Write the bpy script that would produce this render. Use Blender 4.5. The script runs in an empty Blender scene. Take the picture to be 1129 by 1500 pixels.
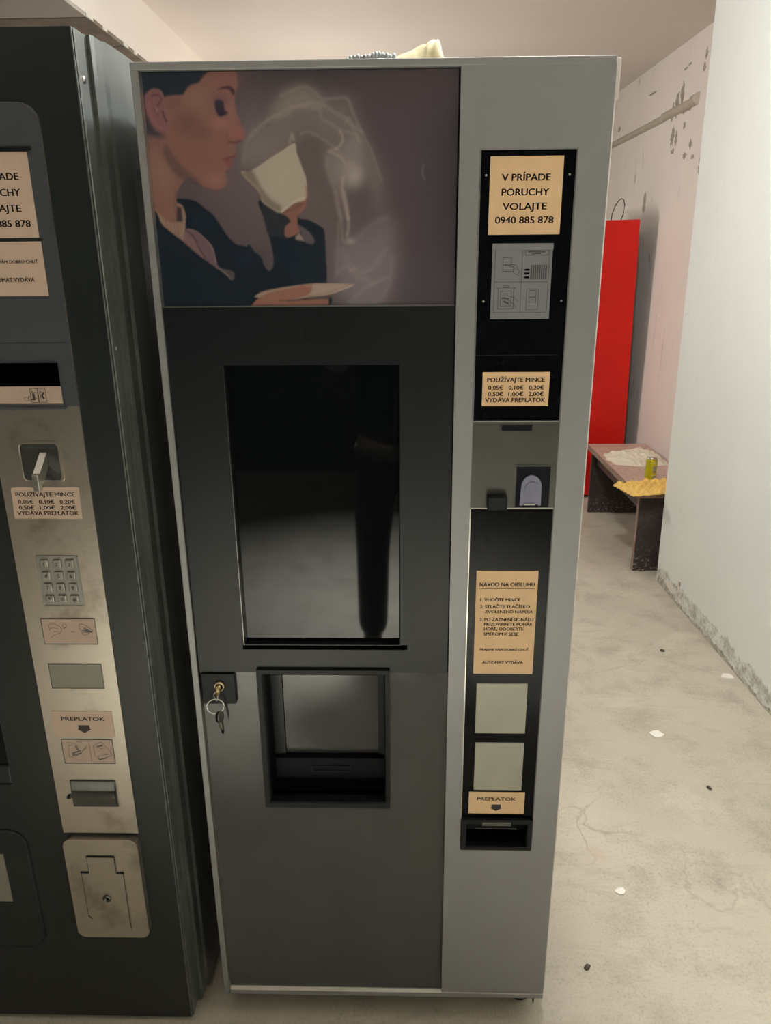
import bpy, bmesh, math, random
import numpy as np
from mathutils import Vector, Matrix
random.seed(7); np.random.seed(7)
sc = bpy.context.scene
COL = sc.collection
# ------------------------------------------------------------------ camera
cam = bpy.data.cameras.new('camera'); camo = bpy.data.objects.new('camera', cam); COL.objects.link(camo)
cam.sensor_fit = 'VERTICAL'; cam.sensor_height = 24.0; cam.lens = 24.0*1092/1500; cam.clip_start = .01
Rt, Up, Fw = (0.9997, 0.0236, -0.0078), (-0.0001, 0.3175, 0.9483), (-0.0248, 0.9480, -0.3174)
m = Matrix(((Rt[0], Up[0], -Fw[0]), (Rt[1], Up[1], -Fw[1]), (Rt[2], Up[2], -Fw[2]))).to_4x4()
m.translation = Vector((0.3794, -1.1636, 1.5250)); camo.matrix_world = m
sc.camera = camo
# ------------------------------------------------------------------ world, exposure
w = bpy.data.worlds.new('world'); sc.world = w; w.use_nodes = True
w.node_tree.nodes['Background'].inputs[0].default_value = (.5, .5, .5, 1)
w.node_tree.nodes['Background'].inputs[1].default_value = 0.0
sc.view_settings.view_transform = 'Standard'; sc.view_settings.look = 'None'
sc.view_settings.gamma = 1; sc.view_settings.use_curve_mapping = False
sc.view_settings.exposure = 0.10
LAMP_POS, LAMP_R, LAMP_E = (.66, .34, 2.54), .09, 330.0       # ceiling globe over the machines
FILL_LAMP_E = 50.0                                          # globe of an unseen lamp added behind the machines as fill

dl = bpy.data.lights.new('fill_light', 'AREA'); dl.shape = 'DISK'; dl.size = .22; dl.energy = 95; dl.spread = math.radians(56); dl.color = (.93, .98, 1)
dlo = bpy.data.objects.new('fill_light', dl); COL.objects.link(dlo); dlo.location = (.25, -2.0, 2.645)      # unseen downlight added behind the photographer to brighten floor and fronts
# ------------------------------------------------------------------ materials
def lin(c):
    return tuple(((v/255)/12.92 if v/255 <= .04045 else ((v/255+.055)/1.055)**2.4) for v in c)
class NT:
    def __init__(s, name):
        s.m = bpy.data.materials.new(name); s.m.use_nodes = True; s.t = s.m.node_tree
        s.b = s.t.nodes['Principled BSDF']
    def n(s, typ, **kw):
        nd = s.t.nodes.new(typ)
        for k, v in kw.items():
            if k.startswith('i_'): nd.inputs[k[2:].replace('_', ' ')].default_value = v
            else: setattr(nd, k, v)
        return nd
    def l(s, a, b): s.t.links.new(a, b)
    def coord(s, scale=(1, 1, 1), kind='Object', loc=(0, 0, 0)):
        tc = s.n('ShaderNodeTexCoord'); mp = s.n('ShaderNodeMapping')
        mp.inputs['Scale'].default_value = scale; mp.inputs['Location'].default_value = loc
        s.l(tc.outputs[kind], mp.inputs[0]); return mp.outputs[0]
    def noise(s, vec, scale, detail=6, rough=.6, dist=0):
        nd = s.n('ShaderNodeTexNoise'); nd.inputs['Scale'].default_value = scale; nd.inputs['Detail'].default_value = detail
        nd.inputs['Roughness'].default_value = rough; nd.inputs['Distortion'].default_value = dist
        s.l(vec, nd.inputs['Vector']); return nd.outputs['Fac']
    def ramp(s, fac, a, b, ca=(0, 0, 0, 1), cb=(1, 1, 1, 1)):
        r = s.n('ShaderNodeValToRGB'); r.color_ramp.elements[0].position = a; r.color_ramp.elements[1].position = b
        r.color_ramp.elements[0].color = ca; r.color_ramp.elements[1].color = cb
        s.l(fac, r.inputs[0]); return r.outputs[0]
    def mix(s, fac, a, b, blend='MIX'):
        x = s.n('ShaderNodeMix', data_type='RGBA', blend_type=blend)
        for sock, v in ((x.inputs[0], fac), (x.inputs[6], a), (x.inputs[7], b)):
            if hasattr(v, 'links'): s.l(v, sock)
            else: sock.default_value = v if not isinstance(v, tuple) else (*v[:3], 1)
        return x.outputs[2]
    def math(s, op, a, b=0.0):
        x = s.n('ShaderNodeMath', operation=op)
        for sock, v in ((x.inputs[0], a), (x.inputs[1], b)):
            if hasattr(v, 'links'): s.l(v, sock)
            else: sock.default_value = v
        return x.outputs[0]
    def bump(s, h, strength=.2, dist=.002):
        b = s.n('ShaderNodeBump'); b.inputs['Strength'].default_value = strength; b.inputs['Distance'].default_value = dist
        s.l(h, b.inputs['Height']); s.l(b.outputs[0], s.b.inputs['Normal'])
    def base(s, v):
        if hasattr(v, 'links'): s.l(v, s.b.inputs['Base Color'])
        else: s.b.inputs['Base Color'].default_value = (*v[:3], 1)
def mat(name, c, rough=.5, metal=0, var=.12, scale=30, spec=None, ior=None, bump=0, rvar=.0, coat=0):
    t = NT(name); v = t.coord()
    f = t.noise(v, scale, 5)
    t.base(t.mix(t.ramp(f, .3, .7), tuple(x*(1-var) for x in c), tuple(min(1, x*(1+var)) for x in c)))
    t.b.inputs['Roughness'].default_value = rough; t.b.inputs['Metallic'].default_value = metal
    if ior: t.b.inputs['IOR'].default_value = ior
    if spec is not None: t.b.inputs['Specular IOR Level'].default_value = spec
    if coat: t.b.inputs['Coat Weight'].default_value = coat
    if rvar:
        g = t.noise(t.coord((1, 1, 1)), 9, 4)
        t.l(t.math('ADD', t.math('MULTIPLY', g, rvar), rough-rvar*.5), t.b.inputs['Roughness'])
    if bump: t.bump(f, bump)
    return t.m
M = {}
M['silver'] = mat('silver_paint', (.272, .271, .276), .42, .25, .03, 14)
M['silver_edge'] = mat('aluminium_edge', (.42, .41, .37), .32, .6, .05, 40)
M['door_black'] = mat('satin_black', (.0055, .0075, .009), .36, 0, .15, 5, rvar=.08, spec=.35)
M['gloss_black'] = mat('gloss_black', (.003, .0035, .0045), .16, 0, .1, 20, spec=.14)
M['dark_glass'] = mat('dark_glass', (.003, .004, .0045), .035, 0, .1, 6, ior=1.5, spec=.27)
M['grey_gloss'] = mat('grey_gloss', (.062, .063, .061), .09, 0, .10, 4, ior=1.55, rvar=.06)
M['plastic_black'] = mat('black_plastic', (.007, .008, .009), .42, 0, .15, 50, spec=.22)
M['recess_dark'] = mat('dark_recess', (.004, .005, .009), .5, spec=.15)
M['side_white'] = mat('lit_edge_hinge_white', (.62, .57, .53), .45, 0, .05, 20)  # pale tone paints in the lit side edge; also the white hinge cover
M['steel'] = mat('bright_steel', (.55, .54, .50), .28, 1, .1, 60)
M['brass'] = mat('worn_brass', (.50, .40, .22), .35, 1, .15, 60)
M['slot_metal'] = mat('brushed_slot_plate', (.095, .093, .083), .38, .7, .08, 12)
M['lilac'] = mat('lilac_plastic', (.20, .20, .29), .4, 0, .08, 40)
M['kraft'] = mat('kraft_sticker', (.74, .50, .285), .6, 0, .03, 50)
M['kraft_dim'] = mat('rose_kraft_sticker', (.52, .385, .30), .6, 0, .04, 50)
M['ink'] = mat('dark_ink', (.030, .018, .013), .6, 0, .1, 40)
M['ink_soft'] = mat('grey_ink', (.10, .085, .075), .6, 0, .1, 40)
M['paper_grey'] = mat('grey_label_film', (.22, .22, .235), .3, 0, .05, 25)
M['paper_grey_line'] = mat('grey_label_print', (.06, .06, .066), .5, 0, .1, 25)
M['blank_white'] = mat('frosted_blank_button', (.37, .36, .29), .32, 0, .06, 12)
M['cab_black'] = mat('cabinet_black', (.009, .0125, .0125), .36, 0, .2, 4, rvar=.10)
M['cab_side'] = mat('cabinet_side_paint', (.13, .14, .13), .38, .35, .15, 8, rvar=.1)
M['head_grey'] = mat('blue_grey_head', (.052, .056, .066), .42, 0, .08, 10)
M['label_rose'] = mat('printed_icon_label', (.44, .33, .265), .55, 0, .05, 30)
M['grey_window'] = mat('grey_blank_window', (.22, .205, .165), .35, 0, .08, 12)
M['key_grey'] = mat('cast_metal_key', (.32, .31, .28), .4, .7, .1, 40)
M['dark_metal'] = mat('dark_polished_metal', (.16, .16, .155), .25, .9, .1, 30)
M['rubber'] = mat('black_rubber', (.012, .012, .012), .7)

def brushed():
    t = NT('brushed_stainless'); v = t.coord((4, 4, 260)); f = t.noise(v, 3, 4)
    s = t.noise(t.coord(), 9, 5, .6)
    c = t.mix(t.ramp(f, .25, .75), (.46, .42, .36), (.54, .49, .42))
    t.base(t.mix(t.ramp(s, .56, .74), c, (.30, .25, .20)))
    t.b.inputs['Metallic'].default_value = .92; t.b.inputs['Roughness'].default_value = .30
    t.bump(f, .04, .001); return t.m
M['stainless'] = brushed()
def dusty_gloss():
    t = M['grey_gloss']
    return t
def floor_mat():
    t = NT('worn_concrete'); v = t.coord()
    big = t.noise(v, 1.3, 6, .6, .4); mid = t.noise(v, 6, 8, .65, .3); fine = t.noise(v, 130, 6, .7)
    c = t.mix(t.ramp(big, .32, .68), (.465, .42, .335), (.575, .527, .425))
    c = t.mix(t.math('MULTIPLY', t.ramp(mid, .50, .68), .62), c, (.36, .32, .25))
    pat = t.noise(t.coord((1, 1, 1), 'Object', (3, 5, 0)), 3.4, 5, .6, .5)
    c = t.mix(t.math('MULTIPLY', t.ramp(pat, .60, .66), .35), c, (.66, .60, .47))
    c = t.mix(t.math('MULTIPLY', t.math('MULTIPLY', t.ramp(fine, .50, .70), t.ramp(mid, .30, .62)), .75), c, (.26, .225, .17))
    sw = t.noise(t.coord((1, 3.2, 1)), 4, 7, .68, .9)
    c = t.mix(t.math('MULTIPLY', t.ramp(sw, .54, .72), .42), c, (.30, .26, .20))
    # hairline cracks
    vn = t.n('ShaderNodeTexVoronoi', feature='DISTANCE_TO_EDGE'); vn.inputs['Scale'].default_value = .85
    wv = t.n('ShaderNodeMixRGB'); wv.blend_type = 'ADD'; wv.inputs[0].default_value = .35
    nz = t.n('ShaderNodeTexNoise'); nz.inputs['Scale'].default_value = 5; nz.inputs['Detail'].default_value = 6
    t.l(v, nz.inputs['Vector']); t.l(v, wv.inputs[1]); t.l(nz.outputs['Color'], wv.inputs[2]); t.l(wv.outputs[0], vn.inputs['Vector'])
    cr = t.ramp(vn.outputs['Distance'], .0, .006, (1, 1, 1, 1), (0, 0, 0, 1))
    crm = t.math('MULTIPLY', cr, t.math('MULTIPLY', t.ramp(big, .45, .6), .42))
    c = t.mix(crm, c, (.16, .13, .10))
    # rusty tint patch spots
    ru = t.noise(t.coord((1, 1, 1), 'Object', (7.3, 1.1, 0)), 3.1, 5, .6)
    c = t.mix(t.math('MULTIPLY', t.ramp(ru, .66, .74), .35), c, (.50, .30, .19))
    t.base(c); t.b.inputs['Roughness'].default_value = .62
    t.bump(t.math('ADD', fine, t.math('MULTIPLY', mid, .8)), .18, .003); return t.m
M['floor'] = floor_mat()
def wall_mat(name, c, dirt, dirt_h=.07, scuff=.35, zscale=.3):
    t = NT(name); v = t.coord(); big = t.noise(v, 1.2, 5, .55)
    col = t.mix(t.ramp(big, .3, .7), tuple(x*.95 for x in c), tuple(min(1, x*1.03) for x in c))
    st = t.noise(t.coord((5, 5, 5*zscale)), 3.2, 8, .7, .5)
    ar = t.noise(v, 2.3, 3, .5)
    mk = t.math('MULTIPLY', t.math('MULTIPLY', t.ramp(st, .60, .68), t.ramp(ar, .48, .60)), scuff)
    col = t.mix(mk, col, dirt)
    sx = t.n('ShaderNodeSeparateXYZ'); t.l(t.coord(), sx.inputs[0])
    edge = t.math('ADD', sx.outputs[2], t.math('MULTIPLY', t.noise(v, 9, 7, .7), -.17))
    dm = t.ramp(edge, dirt_h-.09, dirt_h-.055, (1, 1, 1, 1), (0, 0, 0, 1))
    spk = t.ramp(t.noise(v, 28, 6, .75), .40, .62)
    col = t.mix(t.math('MULTIPLY', t.math('MULTIPLY', dm, spk), .8), col, tuple(x*.9 for x in dirt))
    t.base(col); t.b.inputs['Roughness'].default_value = .62
    t.bump(t.noise(v, 40, 6, .6), .12, .002); return t.m
M['wall_white'] = wall_mat('white_painted_wall', (.865, .885, .84), (.40, .37, .29), .062, .12, 1)
M['wall_worn'] = wall_mat('worn_plaster_wall', (.87, .80, .745), (.40, .345, .29), .06, .85, .22)
M['wall_dark'] = wall_mat('dim_wall_paint', (.055, .062, .078), (.03, .03, .03), .05, .2, 1)
M['wall_grey'] = wall_mat('grey_wall_paint', (.16, .165, .17), (.08, .08, .08), .05, .2, 1)
M['ceiling'] = wall_mat('ceiling_paint', (.71, .645, .58), (.6, .5, .42), -9, .15, 1)
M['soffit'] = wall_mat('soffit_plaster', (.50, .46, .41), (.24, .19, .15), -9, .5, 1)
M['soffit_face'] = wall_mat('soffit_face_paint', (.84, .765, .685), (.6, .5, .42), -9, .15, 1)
M['soffit_edge'] = mat('brown_soffit_board', (.24, .19, .15), .7, 0, .25, 14)
M['joint'] = mat('joint_filler', (.52, .47, .40), .7, 0, .2, 60)
M['plaster_scar'] = mat('exposed_plaster', (.40, .345, .285), .8, 0, .25, 60, bump=.4)
M['plaster_white'] = mat('fresh_plaster_chip', (.80, .76, .66), .8, 0, .12, 60, bump=.4)
M['crust'] = mat('dirty_plaster', (.46, .43, .355), .8, 0, .55, 60, bump=.6)
M['trunking'] = mat('cable_trunking_pvc', (.50, .44, .355), .5, 0, .08, 20)
M['red'] = mat('red_enamel', (.66, .016, .010), .30, 0, .08, 3, rvar=.1, spec=.22)
M['red_dark'] = mat('dark_locker_side', (.020, .012, .012), .5)
M['wire'] = mat('dark_wire', (.08, .065, .06), .5)
def speck(name, a, b, sc_, lo, hi, rough=.5, worn=False):
    t = NT(name); v = t.coord(); f = t.noise(v, sc_, 4, .7)
    c = t.mix(t.ramp(f, lo, hi), a, b)
    if worn:
        sx = t.n('ShaderNodeSeparateXYZ'); t.l(t.coord(), sx.inputs[0])
        h = t.ramp(sx.outputs[2], .02, .14, (1, 1, 1, 1), (.12, .12, .12, 1))
        k = t.math('MULTIPLY', t.ramp(t.noise(v, 75, 5, .75), .56, .62), h)
        c = t.mix(k, c, (.42, .35, .29))
    t.base(c); t.b.inputs['Roughness'].default_value = rough; return t.m
M['table_top'] = speck('speckled_brown_laminate', (.42, .275, .225), (.62, .45, .375), 70, .35, .65, .45)
M['table_leg'] = speck('dark_wenge_board', (.030, .021, .020), (.046, .033, .031), 12, .3, .7, .45, True)
M['table_edge'] = mat('worn_board_edge', (.30, .20, .16), .6, 0, .3, 40)
M['cloth'] = mat('cream_cotton', (.74, .68, .53), .9, 0, .08, 60, bump=.3)
M['cloth_yellow'] = mat('yellowed_cloth', (.40, .35, .20), .9, 0, .10, 60, bump=.3)
M['wrap'] = mat('pale_bubble_film', (.30, .32, .31), .35, 0, .3, 70)
M['tray'] = mat('yellow_moulded_pulp', (.80, .52, .14), .8, 0, .14, 40, bump=.35)
M['can'] = mat('yellow_can_print', (.55, .50, .012), .28, .35, .06, 30)
M['can_grey'] = mat('can_grey_print', (.30, .31, .22), .3, .3, .2, 60)
M['can_white'] = mat('can_white_print', (.66, .64, .50), .35, .2, .1, 60)
M['can_metal'] = mat('can_aluminium', (.72, .70, .66), .25, 1, .05, 40)
M['paper'] = mat('white_paper_scrap', (.86, .83, .75), .8, 0, .05, 50)
M['pebble'] = mat('dark_grit', (.075, .060, .040), .8, 0, .3, 90)
def emit(name, c, e):
    t = NT(name); t.base((.9, .9, .88)); t.b.inputs['Emission Color'].default_value = (*c, 1)
    t.b.inputs['Emission Strength'].default_value = e; return t.m
M['globe'] = emit('lit_globe', (.97, .99, 1), LAMP_E)
M['globe_side'] = emit('fill_globe', (1, .93, .86), FILL_LAMP_E)

# ------------------------------------------------------------------ mesh building
class MB:
    def __init__(s): s.bm = bmesh.new(); s.mi = 0
    def face(s, vs):
        try:
            f = s.bm.faces.new(vs); f.material_index = s.mi; return f
        except ValueError: return None
    def poly(s, pts): return s.face([s.bm.verts.new(p) for p in pts])
    def box(s, x0, x1, y0, y1, z0, z1, bev=0, seg=2):
        xs, ys, zs = (min(x0, x1), max(x0, x1)), (min(y0, y1), max(y0, y1)), (min(z0, z1), max(z0, z1))
        v = [s.bm.verts.new((xs[i], ys[j], zs[k])) for i in (0, 1) for j in (0, 1) for k in (0, 1)]
        fs = [s.face([v[i] for i in q]) for q in ((0, 1, 3, 2), (4, 6, 7, 5), (0, 4, 5, 1), (2, 3, 7, 6), (0, 2, 6, 4), (1, 5, 7, 3))]
        if bev:
            es = list({e for f in fs for e in f.edges})
            bmesh.ops.bevel(s.bm, geom=es, offset=bev, segments=seg, affect='EDGES', profile=.5)
        return s
    def prism(s, pts, axis, a, b):
        """pts 2-D outline; axis 'y': (x,z) swept a..b in Y; 'z': (x,y) swept in Z; 'x': (y,z) swept in X"""
        def P(p, t): return {'y': (p[0], t, p[1]), 'z': (p[0], p[1], t), 'x': (t, p[0], p[1])}[axis]
        A = [s.bm.verts.new(P(p, a)) for p in pts]; B = [s.bm.verts.new(P(p, b)) for p in pts]
        n = len(pts); s.face(A); s.face(B[::-1])
        for i in range(n): s.face([A[i], B[i], B[(i+1) % n], A[(i+1) % n]])
        return s
    def ring(s, outer, inner, yf, yb, cham=0.0, yi=None):
        """plate with a hole in the XZ plane, loops of equal length, front at yf, back at yb; the hole's edge is chamfered"""
        n = len(outer); cx = sum(p[0] for p in inner)/n; cz = sum(p[1] for p in inner)/n
        def grow(p, d): return (p[0]+(d if p[0] > cx else -d), p[1]+(d if p[1] > cz else -d))
        mk = lambda L, y: [s.bm.verts.new((p[0], y, p[1])) for p in L]
        O0, O1 = mk(outer, yf), mk(outer, yb); Iw = mk([grow(p, cham) for p in inner], yf)
        I0 = mk(inner, yf+cham) if cham else Iw; I1 = mk(inner, yi if yi is not None else yb)
        loops = [O1, O0, Iw] + ([I0] if cham else []) + [I1]
        for A, B in zip(loops, loops[1:]):
            for i in range(n): s.face([A[i], A[(i+1) % n], B[(i+1) % n], B[i]])
        for i in range(n): s.face([I1[i], I1[(i+1) % n], O1[(i+1) % n], O1[i]])
        return s
    def lathe(s, prof, c, axis='z', seg=24, cap=True):
        rings = []
        for r, h in prof:
            R = []
            for k in range(seg):
                a = 2*math.pi*k/seg; u, v = r*math.cos(a), r*math.sin(a)
                p = {'z': (u, v, h), 'y': (u, h, v), 'x': (h, u, v)}[axis]
                R.append(s.bm.verts.new((c[0]+p[0], c[1]+p[1], c[2]+p[2])))
            rings.append(R)
        for A, B in zip(rings, rings[1:]):
            for k in range(seg): s.face([A[k], A[(k+1) % seg], B[(k+1) % seg], B[k]])
        if cap: s.face(rings[0][::-1]); s.face(rings[-1])
        return s
    def tube(s, pts, r, seg=8, closed=False, flat=None):
        pts = [Vector(p) for p in pts]; n = len(pts); rings = []
        up = Vector((0, 0, 1))
        for i, p in enumerate(pts):
            t = (pts[(i+1) % n]-pts[i-1]) if closed else (pts[min(i+1, n-1)]-pts[max(i-1, 0)])
            t.normalize(); a = t.cross(up)
            if a.length < 1e-3: a = t.cross(Vector((1, 0, 0)))
            a.normalize(); b = a.cross(t)
            rr = r[i] if isinstance(r, (list, tuple)) else r
            rings.append([s.bm.verts.new(p+(a*math.cos(2*math.pi*k/seg)*(flat or 1)+b*math.sin(2*math.pi*k/seg))*rr) for k in range(seg)])
        m_ = n if closed else n-1
        for i in range(m_):
            A, B = rings[i], rings[(i+1) % n]
            for k in range(seg): s.face([A[k], A[(k+1) % seg], B[(k+1) % seg], B[k]])
        if not closed: s.face(rings[0][::-1]); s.face(rings[-1])
        return s
    def sphere(s, c, r, u=24, v=14):
        vs = bmesh.ops.create_uvsphere(s.bm, u_segments=u, v_segments=v, radius=1)['verts']
        rr = r if isinstance(r, (tuple, list)) else (r, r, r)
        for q in vs: q.co = Vector((c[0]+q.co.x*rr[0], c[1]+q.co.y*rr[1], c[2]+q.co.z*rr[2]))
        return s
    def xf(s, M4):
        bmesh.ops.transform(s.bm, matrix=M4, verts=s.bm.verts); return s
def rect(x0, x1, z0, z1): return [(x0, z0), (x1, z0), (x1, z1), (x0, z1)]
def rrect(x0, x1, z0, z1, r, seg=5):
    P = []
    for cx, cz, a0 in ((x0+r, z0+r, 180), (x1-r, z0+r, 270), (x1-r, z1-r, 0), (x0+r, z1-r, 90)):
        for k in range(seg+1):
            a = math.radians(a0+90*k/seg); P.append((cx+r*math.cos(a), cz+r*math.sin(a)))
    return P
def wloc(o):
    v = Vector((0, 0, 0))
    while o is not None: v += Vector(o.location); o = o.parent
    return v
def obj(name, mb, mats, parent=None, smooth=False, origin=None):
    """link the builder's mesh (world coordinates) as ONE object; a part keeps its thing's origin"""
    bm = mb.bm if isinstance(mb, MB) else mb
    bmesh.ops.recalc_face_normals(bm, faces=bm.faces)
    org = wloc(parent) if parent else Vector(origin or (0, 0, 0))
    bmesh.ops.translate(bm, vec=-org, verts=bm.verts)
    me = bpy.data.meshes.new(name); bm.to_mesh(me); bm.free()
    for mm_ in (mats if isinstance(mats, (list, tuple)) else [mats]): me.materials.append(M[mm_])
    if smooth:
        for p in me.polygons: p.use_smooth = True
    o = bpy.data.objects.new(name, me); COL.objects.link(o)
    if parent: o.parent = parent
    else: o.location = org
    return o
def tag(o, label, cat, group=None):
    o['label'] = label; o['category'] = cat
    if group: o['group'] = group
    return o
def thing(name, loc, label, cat, group=None):
    o = bpy.data.objects.new(name, None); o.empty_display_size = .1; COL.objects.link(o); o.location = loc
    return tag(o, label, cat, group)
def structure(o): o['kind'] = 'structure'; return o
def stuff(o): o['kind'] = 'stuff'; return o
def text_into(bm, s, x, z, y, h, width=None, align='C', bold=.012):
    """letters as thin raised print on the plane y (facing -Y); h = cap height; width fits the line"""
    cu = bpy.data.curves.new('txt', 'FONT'); cu.body = s; cu.size = 1; cu.resolution_u = 3
    ob = bpy.data.objects.new('txt', cu); COL.objects.link(ob)
    dg = bpy.context.evaluated_depsgraph_get(); me = bpy.data.meshes.new_from_object(ob.evaluated_get(dg))
    bpy.data.objects.remove(ob); bpy.data.curves.remove(cu)
    co = np.empty(len(me.vertices)*3); me.vertices.foreach_get('co', co); co = co.reshape(-1, 3)
    x0, x1 = co[:, 0].min(), co[:, 0].max(); sz = h/.73
    sx = (width/(x1-x0)) if width else sz
    ox = {'C': x-(x0+x1)/2*sx, 'L': x-x0*sx, 'R': x-x1*sx}[align]
    b2 = bmesh.new(); b2.from_mesh(me); bpy.data.meshes.remove(me)
    for v in b2.verts: v.co = Vector((v.co.x*sx+ox, y, v.co.y*sz+z))
    tmp = bpy.data.meshes.new('t'); b2.to_mesh(tmp)
    for dx, dz in ((-.045, 0), (.045, 0), (0, .03)) if bold else ((0, 0),):      # heavier strokes: the same print struck three times
        n0 = len(bm.verts); bm.from_mesh(tmp); bm.verts.ensure_lookup_table()
        for v in bm.verts[n0:]: v.co.x += dx*h; v.co.z += dz*h
    b2.free(); bpy.data.meshes.remove(tmp)
def lines_into(bm, segs, y, wd):
    """printed line art: list of polylines [(x,z)...]"""
    for pl in segs:
        for (xa, za), (xb, zb) in zip(pl, pl[1:]):
            d = Vector((xb-xa, zb-za)); L_ = d.length
            if L_ < 1e-6: continue
            d /= L_; n = Vector((-d.y, d.x))*wd/2; e = d*wd*.3
            q = [(xa-e.x+n.x, za-e.y+n.y), (xa-e.x-n.x, za-e.y-n.y), (xb+e.x-n.x, zb+e.y-n.y), (xb+e.x+n.x, zb+e.y+n.y)]
            bm.faces.new([bm.verts.new((p[0], y, p[1])) for p in q])
def ell(cx, cz, rx, rz, n=16, a0=0, a1=360):
    return [(cx+rx*math.cos(math.radians(a0+(a1-a0)*k/n)), cz+rz*math.sin(math.radians(a0+(a1-a0)*k/n))) for k in range(n+1)]
def sticker(parent, x0, x1, z0, z1, yf, texts, mt='kraft', ink='ink', arrow=None, rules=(), outline=None, name='sticker', label=None, bold=.012):
    pts = outline or rect(x0, x1, z0, z1)
    st = obj(name, MB().prism(pts, 'y', yf, yf+.0006), mt, parent)
    if label: st['label'] = label
    bm = bmesh.new()
    for t in texts: text_into(bm, t[0], t[1], t[2], yf-.0002, t[3], t[4] if len(t) > 4 else None, t[5] if len(t) > 5 else 'C', bold)
    if arrow:
        ax, az, aw, ah = arrow
        P = [(ax-aw*.38, az+ah*.5), (ax+aw*.38, az+ah*.5), (ax+aw*.38, az), (ax+aw*.5, az-.02*ah), (ax, az-ah*.5), (ax-aw*.5, az-.02*ah), (ax-aw*.38, az)]
        bm.faces.new([bm.verts.new((p[0], yf-.0002, p[1])) for p in P])
    stuff(obj('lettering', bm, ink, st))
    if rules:
        bm = bmesh.new(); lines_into(bm, rules[0], yf-.0002, rules[1]); obj('rule_line', bm, ink, st)
    return st

# ------------------------------------------------------------------ room
WX = lambda y: 1.92-.021*(y-3.7)          # worn wall on the right, behind the pier
PX = lambda y, z: 1.694-.021*y-.012*z     # face of the white wall on the right, leaning very slightly
CZ = 2.655
b = MB(); b.poly([(-3, -4.5, 0), (3, -4.5, 0), (3, 7, 0), (-3, 7, 0)]); structure(obj('floor', b, 'floor'))
b = MB(); b.poly([(-3, -4.5, CZ), (-3, 7, CZ), (3, 7, CZ), (3, -4.5, CZ)]); structure(obj('ceiling', b, 'ceiling'))
# white wall: solid block from behind the camera up to its free edge at Y=2.31
b = MB(); ya, yb = -4.45, 2.31
f0 = [(PX(ya, 0), ya, 0), (PX(yb, 0), yb, 0), (PX(yb, CZ), yb, CZ), (PX(ya, CZ), ya, CZ)]
f1 = [(2.2, ya, 0), (2.2, yb, 0), (2.2, yb, CZ), (2.2, ya, CZ)]
A = [b.bm.verts.new(p) for p in f0]; B = [b.bm.verts.new(p) for p in f1]
b.face(A); b.face(B[::-1])
for i in range(4): b.face([A[i], B[i], B[(i+1) % 4], A[(i+1) % 4]])
wr = structure(obj('wall_right', b, 'wall_white'))
def blob(rng, cx, cz, rx, rz, n=18, jag=.35):
    return [(cx+rx*(1-jag*rng.random())*math.cos(2*math.pi*k/n), cz+rz*(1-jag*rng.random())*math.sin(2*math.pi*k/n)) for k in range(n)]
rg = random.Random(3)
def on_wall(par, name, xf_, pts, th, mt):
    bb = MB(); A = [bb.bm.verts.new((xf_(y, z)-th, y, z)) for y, z in pts]; B_ = [bb.bm.verts.new((xf_(y, z)+.001, y, z)) for y, z in pts]
    bb.face(A)
    for i in range(len(pts)): bb.face([A[i], B_[i], B_[(i+1) % len(pts)], A[(i+1) % len(pts)]])
    return obj(name, bb, mt, par)
for cy, cz, ry, rz in ((2.125, .046, .055, .026), (2.03, .095, .022, .030), (2.0, .085, .018, .014)):
    on_wall(wr, 'plaster_chip', PX, blob(rg, cy, cz, ry, rz), .0015, 'plaster_white')
for cy, cz, ry, rz in ((2.02, .108, .012, .014), (2.045, .078, .010, .012)):
    on_wall(wr, 'plaster_chip', PX, blob(rg, cy, cz, ry, rz), .0022, 'plaster_scar')
# ragged broken plaster along the foot of the white wall
pts = [(2.3, 0.003), (-1.0, 0.003)]; y = -1.0; hh = .02
while y < 2.3:
    hh += (rg.random()-.5)*.016+(.012+.022*max(0, math.sin(y*2.3+2.2))-hh)*.12; hh = min(.075, max(.008, hh)); pts.append((y, hh)); y += .012
on_wall(wr, 'skirting_crust', PX, pts, .0012, 'crust')
b = MB(); b.poly([(WX(2.2), 2.2, 0), (WX(6.6), 6.6, 0), (WX(6.6), 6.6, CZ), (WX(2.2), 2.2, CZ)])
wk = structure(obj('wall_alcove', b, 'wall_worn'))
WW = lambda y, z: WX(y)
# scars where the paint has come off around the trunking and elsewhere
for cy, cz, ry, rz, mt in ((3.60, 2.36, .022, .10, 'plaster_scar'), (3.53, 2.40, .018, .12, 'plaster_scar'), (3.66, 2.33, .016, .07, 'plaster_scar'), (3.46, 2.31, .05, .035, 'plaster_scar'),
                           (3.62, 2.20, .020, .085, 'plaster_scar'), (3.56, 2.18, .015, .06, 'plaster_scar'), (3.60, 2.12, .02, .025, 'plaster_scar'), (3.45, 2.23, .012, .03, 'plaster_scar'),
                           (3.24, 2.53, .010, .05, 'plaster_scar'), (3.25, 2.47, .014, .03, 'plaster_scar'), (3.52, 2.52, .02, .012, 'plaster_scar'), (3.46, 2.53, .018, .010, 'plaster_scar'),
                           (4.02, 1.87, .022, .10, 'plaster_scar'), (3.17, 2.00, .008, .07, 'plaster_scar'), (4.05, 2.50, .05, .012, 'plaster_scar'), (4.72, 2.4, .02, .03, 'plaster_scar'),
                           (3.40, 2.07, .02, .03, 'plaster_scar'), (3.33, 2.12, .012, .04, 'plaster_scar'), (3.28, 2.05, .015, .02, 'plaster_scar')):
    on_wall(wk, 'plaster_scar', WW, blob(rg, cy, cz, ry*1.9, rz*.8, 26, .6), .0012, mt)
b = MB(); b.poly([(-3, 6.5, 0), (3, 6.5, 0), (3, 6.5, CZ), (-3, 6.5, CZ)]); structure(obj('wall_back', b, 'wall_worn'))
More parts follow.
